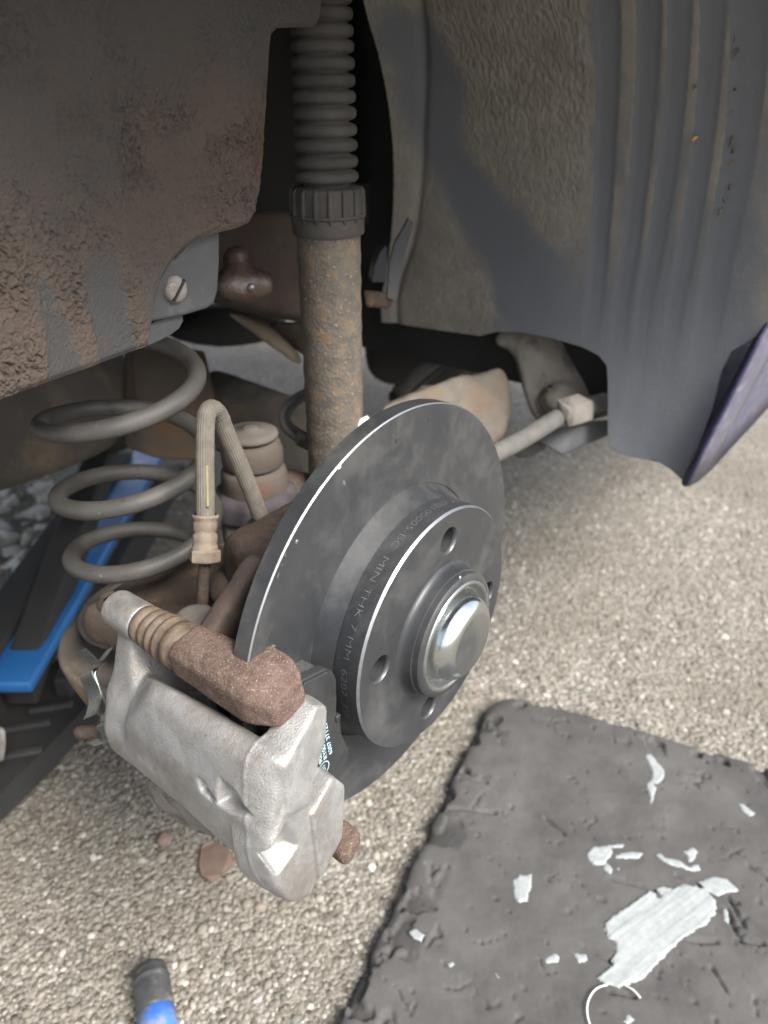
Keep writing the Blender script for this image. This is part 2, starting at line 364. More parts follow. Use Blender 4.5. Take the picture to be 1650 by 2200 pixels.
# ------------------------------------------------------------------ ground
def ground_material():
    m = bpy.data.materials.new('aggregate_ground'); m.use_nodes = True; t = m.node_tree; b = t.nodes['Principled BSDF']; N = t.nodes.new; Lk = t.links.new
    tc = N('ShaderNodeTexCoord')
    v = N('ShaderNodeTexVoronoi'); v.inputs['Scale'].default_value = 210; Lk(tc.outputs['Object'], v.inputs['Vector'])
    hs_ = N('ShaderNodeSeparateColor'); Lk(v.outputs['Color'], hs_.inputs[0])
    r = N('ShaderNodeValToRGB'); Lk(hs_.outputs[0], r.inputs[0]); e = r.color_ramp.elements
    e[0].color = (.10, .09, .075, 1); e[1].color = (.31, .29, .257, 1); x = e.new(.5); x.color = (.195, .177, .15, 1)
    n = N('ShaderNodeTexNoise'); n.inputs['Scale'].default_value = 5; n.inputs['Detail'].default_value = 6; Lk(tc.outputs['Object'], n.inputs['Vector'])
    mr = N('ShaderNodeMapRange'); mr.inputs['From Min'].default_value = .35; mr.inputs['From Max'].default_value = .7; mr.inputs['To Max'].default_value = .6; Lk(n.outputs['Fac'], mr.inputs[0])
    mx = N('ShaderNodeMix'); mx.data_type = 'RGBA'; Lk(mr.outputs[0], mx.inputs[0]); Lk(r.outputs[0], mx.inputs[6]); mx.inputs[7].default_value = (.14, .124, .10, 1)
    Lk(mx.outputs[2], b.inputs['Base Color']); b.inputs['Roughness'].default_value = .9; b.inputs['Specular IOR Level'].default_value = .2
    bp = N('ShaderNodeBump'); bp.inputs['Strength'].default_value = .8; bp.inputs['Distance'].default_value = .004; bp.invert = True; Lk(v.outputs['Distance'], bp.inputs['Height']); Lk(bp.outputs[0], b.inputs['Normal'])
    return m
g = obj('ground', [(-60, -60, 0), (60, -60, 0), (60, 60, 0), (-60, 60, 0)], [(0, 1, 2, 3)], ground_material(), car=False); g['kind'] = 'structure'

MAT_T = .020
def mat_plane(x, y): return at(x, y, z=GZ + MAT_T)
mA = mat_plane(1022, 1570)[:2]; mB = mat_plane(722, 2200)[:2]; mC = mat_plane(1250, 1528)[:2]; mD = mat_plane(1650, 1640)[:2]
e1 = (mB - mA) / np.linalg.norm(mB - mA); e2 = (mD - mC) / np.linalg.norm(mD - mC)
ss = np.linalg.solve(np.stack([e1, -e2], 1), mC - mA); mO = mA + e1 * ss[0]     # ideal sharp corner
MAT_L1, MAT_L2 = .62, .40                                                          # along e1, along e2
def stones():
    phi = (1 + 5 ** .5) / 2
    iv = np.array([(-1, phi, 0), (1, phi, 0), (-1, -phi, 0), (1, -phi, 0), (0, -1, phi), (0, 1, phi), (0, -1, -phi), (0, 1, -phi), (phi, 0, -1), (phi, 0, 1), (-phi, 0, -1), (-phi, 0, 1)]); iv /= np.linalg.norm(iv[0])
    fi = np.array([(0, 11, 5), (0, 5, 1), (0, 1, 7), (0, 7, 10), (0, 10, 11), (1, 5, 9), (5, 11, 4), (11, 10, 2), (10, 7, 6), (7, 1, 8), (3, 9, 4), (3, 4, 2), (3, 2, 6), (3, 6, 8), (3, 8, 9), (4, 9, 5), (2, 4, 11), (6, 2, 10), (8, 6, 7), (9, 8, 1)])
    sp = .0047; xs = np.arange(-.85, 1.35, sp); ys = np.arange(-.42, 1.75, sp)
    X, Y = np.meshgrid(xs, ys); X = X.ravel() + RNG.uniform(-.5, .5, X.size) * sp; Y = Y.ravel() + RNG.uniform(-.5, .5, Y.size) * sp
    P = np.stack([X, Y, np.zeros_like(X)], 1)
    q = P - CAM; w = q @ CF; u = 825 + FPX * (q @ CR) / np.maximum(w, .01); v = 1100 - FPX * (q @ CU) / np.maximum(w, .01)
    k = (w > .1) & (u > -220) & (u < 1870) & (v < 2420) & (v > 900) & (RNG.random(len(P)) < np.clip((v - 820) / 300, .25, 1))
    cp = (P - HUB) @ FR.T - np.append(mO, GZ); c1 = cp[:, :2] @ e1; c2 = cp[:, :2] @ e2
    k &= ~((c1 > .004) & (c1 < MAT_L1) & (c2 > .004) & (c2 < MAT_L2))
    P = P[k]; n = len(P)
    s = np.exp(RNG.normal(math.log(.0018), .46, n)).clip(.0007, .0054)
    sc = np.stack([s * RNG.uniform(.8, 1.45, n), s * RNG.uniform(.75, 1.1, n), s * RNG.uniform(.4, .7, n)], 1)
    a = RNG.uniform(0, 2 * math.pi, n); ca, sa = np.cos(a), np.sin(a)
    loc = iv[None] * (1 + RNG.uniform(-.22, .22, (n, 12, 1))) * sc[:, None, :]
    x = loc[..., 0] * ca[:, None] - loc[..., 1] * sa[:, None]; y = loc[..., 0] * sa[:, None] + loc[..., 1] * ca[:, None]
    V = np.stack([x, y, loc[..., 2]], -1) + P[:, None, :] + np.stack([np.zeros(n), np.zeros(n), sc[:, 2] * RNG.uniform(-.55, .15, n)], 1)[:, None, :]
    F = (fi[None] + 12 * np.arange(n)[:, None, None]).reshape(-1, 3)
    me = bpy.data.meshes.new('gravel'); me.vertices.add(n * 12); me.vertices.foreach_set('co', V.astype(np.float32).ravel())
    me.loops.add(len(F) * 3); me.loops.foreach_set('vertex_index', F.astype(np.int32).ravel()); me.polygons.add(len(F)); me.polygons.foreach_set('loop_start', np.arange(0, len(F) * 3, 3, dtype=np.int32)); me.polygons.foreach_set('loop_total', np.full(len(F), 3, dtype=np.int32))
    me.update(calc_edges=True); me.validate()
    me.polygons.foreach_set('use_smooth', [True] * len(me.polygons))
    val = np.repeat(RNG.random(n), 12).astype(np.float32); at_ = me.attributes.new('tone', 'FLOAT', 'POINT'); at_.data.foreach_set('value', val)
    m = bpy.data.materials.new('gravel_stone'); m.use_nodes = True; t = m.node_tree; b = t.nodes['Principled BSDF']; N = t.nodes.new; Lk = t.links.new
    A = N('ShaderNodeAttribute'); A.attribute_name = 'tone'; r = N('ShaderNodeValToRGB'); Lk(A.outputs['Fac'], r.inputs[0]); e = r.color_ramp.elements
    e[0].color = (.11, .096, .08, 1); e[1].color = (.48, .465, .43, 1)
    for p_, c_ in ((.22, (.148, .136, .112)), (.45, (.208, .193, .161)), (.62, (.15, .145, .132)), (.70, (.25, .235, .196)), (.88, (.29, .275, .236)), (.90, (.19, .14, .11)), (.92, (.33, .318, .28))):
        x_ = e.new(p_); x_.color = c_ + (1,)
    tc = N('ShaderNodeTexCoord'); n_ = N('ShaderNodeTexNoise'); n_.inputs['Scale'].default_value = 5; n_.inputs['Detail'].default_value = 7; Lk(tc.outputs['Object'], n_.inputs['Vector'])
    mr = N('ShaderNodeMapRange'); mr.inputs['From Min'].default_value = .4; mr.inputs['From Max'].default_value = .68; mr.inputs['To Max'].default_value = .7; Lk(n_.outputs['Fac'], mr.inputs[0])
    mx = N('ShaderNodeMix'); mx.data_type = 'RGBA'; Lk(mr.outputs[0], mx.inputs[0]); Lk(r.outputs[0], mx.inputs[6]); mx.inputs[7].default_value = (.138, .126, .10, 1)
    Lk(mx.outputs[2], b.inputs['Base Color']); b.inputs['Roughness'].default_value = .75; b.inputs['Specular IOR Level'].default_value = .3
    o = bpy.data.objects.new('gravel', me); COL.objects.link(o); me.materials.append(m)
    tag(o, 'small rounded beige and grey stones set in the driveway surface', 'gravel', kind='stuff')
stones()

# ------------------------------------------------------------------ rear wheel arch liner (near, upper left)
M['mudpanel'] = attr_mat('muddy_panel', (.056, .054, .053), (.066, .058, .052), (.105, .076, .058), .55, .92, 8, 900, .0007, .9)
PA = -.115
def rear_liner():
    out = [(0, 850), (170, 797), (322, 745), (331, 700), (337, 660), (355, 605), (378, 565), (405, 535), (440, 515), (478, 502), (520, 492), (545, 481), (557, 462), (566, 420), (575, 330), (583, 220), (588, 110), (592, 75), (606, 60), (640, 58), (685, 57), (692, 50), (695, 30), (696, 8), (697, -60), (698, -120)]
    p = np.array([at(x, y, a=PA) for x, y in out]); bl, bz = p[:, 1], p[:, 2]
    bl = np.concatenate([[-.36], bl]); bz = np.concatenate([[bz[0] - .012], bz])
    ls = np.unique(np.concatenate([np.linspace(bl[0], -.185, 60), np.linspace(-.185, bl[-1], 620), np.concatenate([np.linspace(bl[i], bl[i + 1], 9) for i in range(3, len(bl) - 1)])]))
    zb = np.interp(ls, bl, bz); top = .44; nr = 470
    tt = np.concatenate([np.linspace(0, .62, 430), np.linspace(.62, 1, 41)[1:]])
    Lg = np.repeat(ls[:, None], nr, 1); Zg = zb[:, None] + (top - zb[:, None]) * tt[None]
    flat = np.stack([Lg, Zg], -1)
    q = lambda s, k=(1, 1): np.stack([Lg * s * k[0], Zg * s * k[1], np.full_like(Lg, 3.7 * s / 60)], -1)
    big = fbm(q(16), 4)
    # dried mud: upper haze, a heavy band, then drips running down the lower part
    hgt = (Zg - .145)                                   # height over lower edge
    drip = fbm(np.stack([Lg * 62 + .25 * fbm(q(60)), Zg * 7, np.zeros_like(Lg)], -1), 3)
    lower = np.clip((.058 + .022 * np.clip((-.03 - Lg) / .1, -1, 1) - hgt) / .045, 0, 1)
    m1 = np.clip(.78 + .9 * big - .95 * lower + 3.0 * lower * (drip + .06 + .30 * fbm(q(150) + 44, 3) * (1 - .5 * lower)), 0, 1)
    fade = np.clip((.345 - Zg) / .10, .3, 1)
    m1 = np.clip(m1 * fade + .12, 0, 1)
    right = np.clip((Lg - .0) / .06, 0, 1); m1 = m1 * (1 - .2 * right)
    # flaking, wormy relief of the dried mud: lumps parted by narrow creases
    wob = np.stack([fbm(q(120) + 5, 2), fbm(q(120) + 9, 2), 0 * Lg], -1)
    n1 = fbm(q(250, (1, .75)) + 1.0 * wob, 3); n2_ = fbm(q(460, (1, .75)) + 1.2 * wob + 31, 2)
    cre = np.exp(-(n1 / .06) ** 2) * .9 + np.exp(-(n2_ / .10) ** 2) * .6
    lump = np.clip(.5 + 1.3 * fbm(q(330) + wob + 13, 3), 0, 1); big2 = np.clip(.5 + 1.7 * fbm(q(38) + 3, 3), .05, 1); grain = fbm(q(1000), 2)
    disp = m1 * (.0012 + .0019 * lump * big2 - .0022 * cre * (.25 + .75 * big2) + .0007 * grain); mcol = m1 * (1 - .55 * np.clip(cre, 0, 1))  # colour also darkens in creases: bare plastic, and painted crevice shade
    edge = np.exp(-((Zg - zb[:, None]) / .004) ** 2)
    A = PA + disp * (1 - edge * .7) - .0016 * np.exp(-((Zg - zb[:, None]) / .0016) ** 2)
    A = A + .010 * np.clip((-.06 - Lg) / .12, 0, 1.6) ** 1.5 - .004 * np.sin(np.clip((Zg - .14) / .2, 0, 1) * 3.1)
    V = np.stack([A, Lg, Zg], -1); nc = len(ls)
    back1 = V[:, :1].copy(); back1[..., 0] -= .009
    back2 = back1.copy(); back2[..., 2] += .006; back2[..., 0] -= .001
    V = np.concatenate([back2, back1, V], 1); n2 = nr + 2
    F = gridF(nc, n2)
    mm = np.concatenate([m1[:, :1] * .4, m1[:, :1] * .6, mcol], 1)
    root = empty('wheel_arch_liner', (PA, -.05, .15), 'dark plastic inner arch liner caked with brown dried mud, upper left above the spring', 'arch liner', 'wheel arch liners')
    o = obj('liner_panel', V.reshape(-1, 3), F, M['mudpanel'], root); set_attr(o, 'mud', mm.reshape(-1))
    # lower bracket wall behind the cut-out, with its screw
    bp = -.128
    ol = [(300, 560), (378, 555), (420, 500), (474, 495), (474, 560), (470, 625), (462, 652), (446, 664), (400, 678), (330, 692), (300, 700)]
    fp = [at(x, y, a=bp) for x, y in ol]
    V2, F2 = prism(fp, np.array([0, 0, 0]), np.array([-.03, 0, 0])); o2 = obj('bracket_wall', V2, F2, M['plas'], root, smooth=False)
    bv = o2.modifiers.new('bevel', 'BEVEL'); bv.width = .0022; bv.segments = 3; bv.limit_method = 'ANGLE'; bv.angle_limit = .9
    ol = [(318, 700), (335, 690), (392, 676), (393, 690), (385, 705), (368, 718), (345, 730), (318, 742)]
    V2, F2 = prism([at(x, y, a=-.133) for x, y in ol], np.zeros(3), np.array([-.03, 0, 0])); obj('lower_lip', V2, F2, M['plas'], root, smooth=False)
    c = at(374, 621, a=bp); pr = [(.0001, .0042), (.0050, .0040), (.0066, .0030), (.0072, .0016), (.0072, -.001)]
    V3, F3 = lathe(pr, c, (1, 0, 0), 40); s = obj('screw', V3, F3, M['screw'], root)
    V3, F3 = hull(boxpts(c + np.array([.0042, 0, 0]), (.0006, .0066, .0007), math.radians(48))); obj('screw_slot', V3, F3, M['black'], s, smooth=False)
M['plas'] = mat('grey_plastic', (.058, .060, .064), (.078, .079, .082), 50, .6, 0, .2, 900, (.13, .12, .105), 45, .68, w3=.1, speck=(.18, .165, .14), speck_s=700, speck_t=.74)
rear_liner()

# ------------------------------------------------------------------ front wheel arch liner (right)
M['frontliner'] = attr_mat('front_liner', (.14, .15, .167), (.20, .186, .163), (.245, .23, .205), .5, .9, 45, 520, .0006, .6)
LZ0, LR = .05, .33
def cylhit(x, y, R=LR):
    d = ray(x, y); o1, o2 = CC[1], CC[2] - LZ0; A_ = d[1] ** 2 + d[2] ** 2; B_ = o1 * d[1] + o2 * d[2]; C_ = o1 ** 2 + o2 ** 2 - R * R
    t = (-B_ + math.sqrt(B_ * B_ - A_ * C_)) / A_; p = CC + d * t
    return p[0], math.atan2(p[2] - LZ0, p[1])
def front_liner():
    out = [(826, 690), (880, 700), (960, 712), (1030, 722), (1062, 714), (1110, 714), (1180, 726), (1250, 746), (1285, 764), (1303, 785), (1306, 820), (1306, 900), (1306, 950), (1312, 963), (1330, 973), (1360, 982), (1410, 990), (1440, 1008), (1470, 1036), (1478, 1028), (1500, 960), (1530, 880), (1545, 800), (1570, 755), (1620, 725), (1660, 700)]
    b = np.array([cylhit(x, y) for x, y in out]); ba = b[:, 0]; bphi = b[:, 1]
    for i in range(1, len(ba)): ba[i] = max(ba[i], ba[i - 1] + 3e-4)
    as_ = np.unique(np.concatenate([np.linspace(ba[0], ba[-1], 330), np.concatenate([np.linspace(ba[i], ba[i + 1], 7) for i in range(len(ba) - 1)])]))
    pb = np.interp(as_, ba, bphi); topphi = math.radians(112); nr = 300; tt = np.linspace(0, 1, nr) ** 1.25
    PH = pb[:, None] + (topphi - pb[:, None]) * tt[None]; Ag = np.repeat(as_[:, None], nr, 1)
    # the left edge line of the photograph leans: shift columns slightly towards the top
    eB = cylhit(828, 640); eT = cylhit(815, 10); lean = (eT[0] - eB[0]) / (eT[1] - eB[1])
    wl = np.clip((as_[-1] - Ag) / (as_[-1] - as_[0]), 0, 1) ** 1.0
    Ash = Ag + wl * lean * np.clip(PH - eB[1], 0, 1.3)
    l0 = LR * np.cos(PH); z0 = LZ0 + LR * np.sin(PH); px, py = px_of(np.stack([Ash, l0, z0], -1).reshape(-1, 3)); px = px.reshape(PH.shape); py = py.reshape(PH.shape)
    # measured lines converted to surface coordinates
    R = np.zeros_like(PH)
    def line(pts):
        q = np.array([cylhit(x, y) for x, y in pts]); o = np.argsort(q[:, 1]); return np.interp(PH, q[o, 1], q[o, 0])
    def groove(pts, w, dep, s=1.0):
        c = line(pts); return dep * np.clip((PH - .02) / .3, .12, 1) * np.exp(-np.abs((Ash - c) / w) ** 4)
    R += groove([(1305, 0), (1300, 300), (1287, 500), (1270, 700), (1262, 760)], .0072, .0012)
    R += groove([(1395, 0), (1385, 250), (1367, 420), (1335, 640), (1322, 780)], .0068, .0010)
    R += groove([(1462, 0), (1448, 250), (1420, 450), (1385, 640), (1370, 800)], .0064, .0009)
    R += groove([(1532, 0), (1518, 250), (1490, 450), (1450, 660), (1430, 800)], .0064, .0009)
    R += groove([(1612, 60), (1600, 250), (1575, 400), (1545, 560), (1520, 700)], .0092, .0010)
    # inner flange on the left, bent towards the wheel
    fl = line([(905, 0), (908, 280), (900, 430), (885, 520), (862, 590), (850, 640)]); fx = np.clip((fl - Ash) / .03, -1, 2.5)
    R -= .011 * np.clip(fx, 0, 1.2) - .0025 * np.exp(-((Ash - fl) / .004) ** 2)
    q = lambda s: np.stack([Ash * s, PH * LR * s, np.full_like(PH, 1.7)], -1)
    # dirt: felt-like coating on the inner part, wiped clean along a diagonal band
    cb = line([(925, 150), (945, 300), (1000, 400), (1060, 500), (1120, 590), (1180, 680), (1230, 760)])
    wid = .020 + .016 * np.clip((1.1 - PH) / .8, 0, 1); nz = fbm(q(22), 4)
    band = np.clip(1.35 - np.abs((Ash - cb) / wid) + .9 * nz, 0, 1) * np.clip((1.02 - PH) / .12, 0, 1)
    rib0 = line([(1270, 0), (1262, 400), (1240, 700), (1232, 760)])
    inner = np.clip((rib0 - Ash) / .006, 0, 1)
    lowR = line([(1060, 0), (1060, 500), (1045, 620), (1035, 720)])
    clean_low = np.clip((Ash - lowR) / .015, 0, 1) * np.clip((.42 - PH + .12 * nz) / .16, 0, 1)
    mud = inner * np.clip(.85 + .35 * nz - band * .95 - clean_low * .6, 0, 1)
    ridge = np.clip((R < .0002) * 1.0, 0, 1) * (1 - inner); far = fbm(np.stack([Ash * 90, PH * 7, np.full_like(PH, 3.0)], -1), 3)
    mud += ridge * np.clip(.72 + .8 * far + .5 * nz, 0, .95) * np.clip((PH - .1) / .5, .2, 1)
    edgeR = np.clip((Ash - line([(1640, 300), (1600, 520), (1590, 640), (1600, 720)])) / .02, 0, 1); mud = np.maximum(mud, edgeR * np.clip(.6 + .6 * nz, 0, 1))
    mud = np.clip(mud, 0, 1)
    qs = lambda s: np.stack([Ash * s * .62, PH * LR * s, np.full_like(PH, 1.7)], -1)
    rough = 1 - np.abs(fbm(qs(430) + 1.8 * fbm(qs(180), 2)[..., None], 3)) * 2.6
    R += -mud * inner * (.0011 * np.clip(rough, -.4, 1) * (.5 + .5 * np.clip((PH - .3) / .5, 0, 1)) + .0004 * fbm(q(800), 2)) - .003 * fbm(q(9), 3)
    RR = LR + R
    V = np.stack([Ash, RR * np.cos(PH), LZ0 + RR * np.sin(PH)], -1); nc = len(as_)
    bk = V[:, :1].copy(); bk[..., 1] += .004; bk2 = bk.copy(); bk2[..., 2] += .01; bk2[..., 1] += .001
    V = np.concatenate([bk2, bk, V], 1); n2 = nr + 2
    side = V[:1].copy(); side[..., 1] += .006; V = np.concatenate([side, V], 0); nc += 1
    F = gridF(nc, n2)[:, ::-1]
    mm = np.concatenate([mud[:, :1], mud[:, :1], mud], 1); mm = np.concatenate([mm[:1], mm], 0)
    root = empty('wheel_arch_liner', (0, .33, .08), 'grey ribbed plastic arch liner at right, dusty with a wiped dark diagonal band', 'arch liner', 'wheel arch liners')
    o = obj('liner_panel', V.reshape(-1, 3), F, M['frontliner'], root); set_attr(o, 'mud', mm.reshape(-1))
    # folded inner tab and rubber edge near the damper
    P1 = spline([at(802, 606, d=.63), at(808, 570, d=.63), at(822, 535, d=.63), at(836, 525, d=.63)], 4)
    ol = [(800, 606), (806, 570), (818, 540), (830, 528), (832, 560), (830, 606)]
    V2, F2 = prism([at(x, y, d=.66) for x, y in ol], np.zeros(3), np.array([-.02, .02, 0])); obj('inner_tab', V2, F2, M['plas'], root, smooth=False)
    ol = [(832, 640), (838, 560), (850, 520), (878, 470), (888, 478), (872, 540), (858, 600), (852, 645)]
    V2, F2 = prism([at(x, y, d=.60) for x, y in ol], np.zeros(3), np.array([-.004, .004, 0])); obj('folded_tab', V2, F2, M['plas'], root, smooth=False)
    # caught debris: a yellow-brown leaf scrap and cobweb dirt
    c = cylhit(1496, 296); pc = np.array([c[0], (LR - .003) * math.cos(c[1]), LZ0 + (LR - .003) * math.sin(c[1])])
    V3, F3 = hull([pc + RNG.normal(0, .0013, 3) for _ in range(10)]); lf = empty('leaf_scrap', pc, 'tiny orange leaf scrap caught in cobweb on the ribbed liner', 'leaf'); obj('leaf_blade', V3, F3, M['scrap'], lf, smooth=False)
    for k, (x, y) in enumerate([(1583, 75), (1582, 110), (1580, 190), (1577, 240), (1573, 300), (1578, 320), (1573, 345), (1570, 400), (1558, 430), (1547, 455), (1550, 445), (1495, 185)]):
        c = cylhit(x, y); pc = np.array([c[0], (LR - .002) * math.cos(c[1]), LZ0 + (LR - .002) * math.sin(c[1])])
        V3, F3 = hull([pc + RNG.normal(0, .0008, 3) * (1, 1, 2.2) for _ in range(8)]); obj('dirt_crumb', V3, F3, M['crumb'], root, smooth=False)
M['scrap'] = mat('leaf_scrap', (.55, .25, .06), (.4, .2, .08), 300, .8)
M['crumb'] = mat('dirt_crumb', (.10, .075, .055), (.16, .12, .085), 300, .9)
front_liner()

# ------------------------------------------------------------------ car body: outer panel with arch lip, sill, floor, inner walls
def car_body():
    root = empty('car_body', (.09, .3, -.02), 'dark purple car body with its wheel arch edge and dusty sill at right', 'car body')
    # arch edge, front bottom to rear
    e = [(1470, 1046, .300), (1516, 957, .306), (1562, 868, .312), (1607, 778, .318), (1650, 690, .322)]
    arch = [at(x, y, l=l) for x, y, l in e]
    last = arch[-1]
    for z, l in ((.17, .322), (.22, .312), (.27, .29), (.32, .255), (.37, .20), (.405, .13), (.425, .05), (.43, -.05), (.425, -.15), (.40, -.25), (.36, -.33), (.30, -.39), (.22, -.42), (.1, -.44), (-.02, -.44)): arch.append(np.array([.104, l, z]))
    arch = np.array(arch); n = len(arch)
    # cross profile: inner return flange, rolled edge, outer skin
    V = []; F = []
    cen = np.array([0, -.05, .05])
    rows = []
    for i, p in enumerate(arch):
        out = p - cen; out[0] = 0; out /= np.linalg.norm(out)
        if i < 5: out = np.array([0, 1.0, .0])
        zz = p[2]
        rows.append([p + np.array([-.006, 0, 0]) + out * .012, p + np.array([-.004, 0, 0]) + out * .005, p + np.array([-.001, 0, 0]) + out * .0006, p + np.array([.0012, 0, 0]) + out * .0012, p + np.array([.003, 0, 0]) + out * .004, p + np.array([.006, 0, 0]) + out * .016, p + np.array([.008, 0, 0]) + out * .04])
    rows = np.array(rows); k = rows.shape[1]
    # split: flange (first 3 columns) and skin (rest)
    def strip(c0, c1):
        VV = rows[:, c0:c1 + 1].reshape(-1, 3); w = c1 - c0 + 1
        return VV, [(i * w + j, i * w + j + 1, (i + 1) * w + j + 1, (i + 1) * w + j) for i in range(n - 1) for j in range(w - 1)]
    V1, F1 = strip(0, 3); o = obj('arch_flange', V1, F1, M['purple'], root); o.modifiers.new('thick', 'SOLIDIFY').thickness = .0015
    V1, F1 = strip(3, 6); o = obj('arch_skin', V1, F1, M['purpled'], root); o.modifiers.new('thick', 'SOLIDIFY').thickness = .0015
    # outer side panel beyond the arch
    VV = []; FF = []
    for i, p in enumerate(rows[:, 6]):
        d = p - cen; d[0] = 0; 
        if i < 5: tgt = np.array([p[0] + .01, 1.2, p[2]])
        else:
            s = min((1.6 - 0) / abs(d[1]) if abs(d[1]) > 1e-6 else 9, .62 / abs(d[2]) if d[2] > 0 else 9); tgt = cen + d * max(s, 1.05); tgt[0] = p[0]
        VV += [p, tgt]
    VV = [np.array(v) for v in VV]
    FF = [(2 * i, 2 * i + 1, 2 * i + 3, 2 * i + 2) for i in range(n - 1)]
    o = obj('side_panel', VV, FF, M['purpled'], root); o.modifiers.new('thick', 'SOLIDIFY').thickness = .002
    # sill underside, turning inwards below the door
    b0 = rows[0, 6]; V1, F1 = hull([b0 + (0, 0, 0), b0 + (0, 1.2, 0), b0 + (-.05, 0, -.003), b0 + (-.05, 1.2, -.003), b0 + (-.05, 0, .05), b0 + (-.05, 1.2, .05), b0 + (0, 1.2, .01), b0 + (0, 0, .01)]); 
    obj('sill', V1, F1, M['purpled'], root, smooth=False)
    # dark mesh filler behind the lip
    # unseen upper body added to block sky light, then floor and inner wall (dark)
    def bx(nm, lo, hi, m): V_, F_ = hull([(x, y, z) for x in (lo[0], hi[0]) for y in (lo[1], hi[1]) for z in (lo[2], hi[2])]); obj(nm, V_, F_, m, root, smooth=False)
    bx('roof_blocker', (-1.42, -.8, .60), (.09, 1.2, .95), M['black'])
    bx('arch_ceiling_blocker', (-.33, -.40, .445), (.088, .30, .47), M['black'])
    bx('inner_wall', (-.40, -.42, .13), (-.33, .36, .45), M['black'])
    bx('floor_pan', (-1.25, -.25, .11), (-.40, .38, .16), M['under'])
    bx('floor_pan', (-1.42, .36, .14), (-.33, .75, .18), M['under'])  # floor ends early so sky light reaches the ground below
    bx('floor_pan', (-1.42, -.80, .10), (-1.25, .36, .2), M['under'])
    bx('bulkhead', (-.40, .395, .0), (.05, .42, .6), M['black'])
    bx('far_panel', (-1.46, -.8, .0), (-1.42, .5, .6), M['black'])  # unseen far side, set in and stopped short to shape light underneath
car_body()
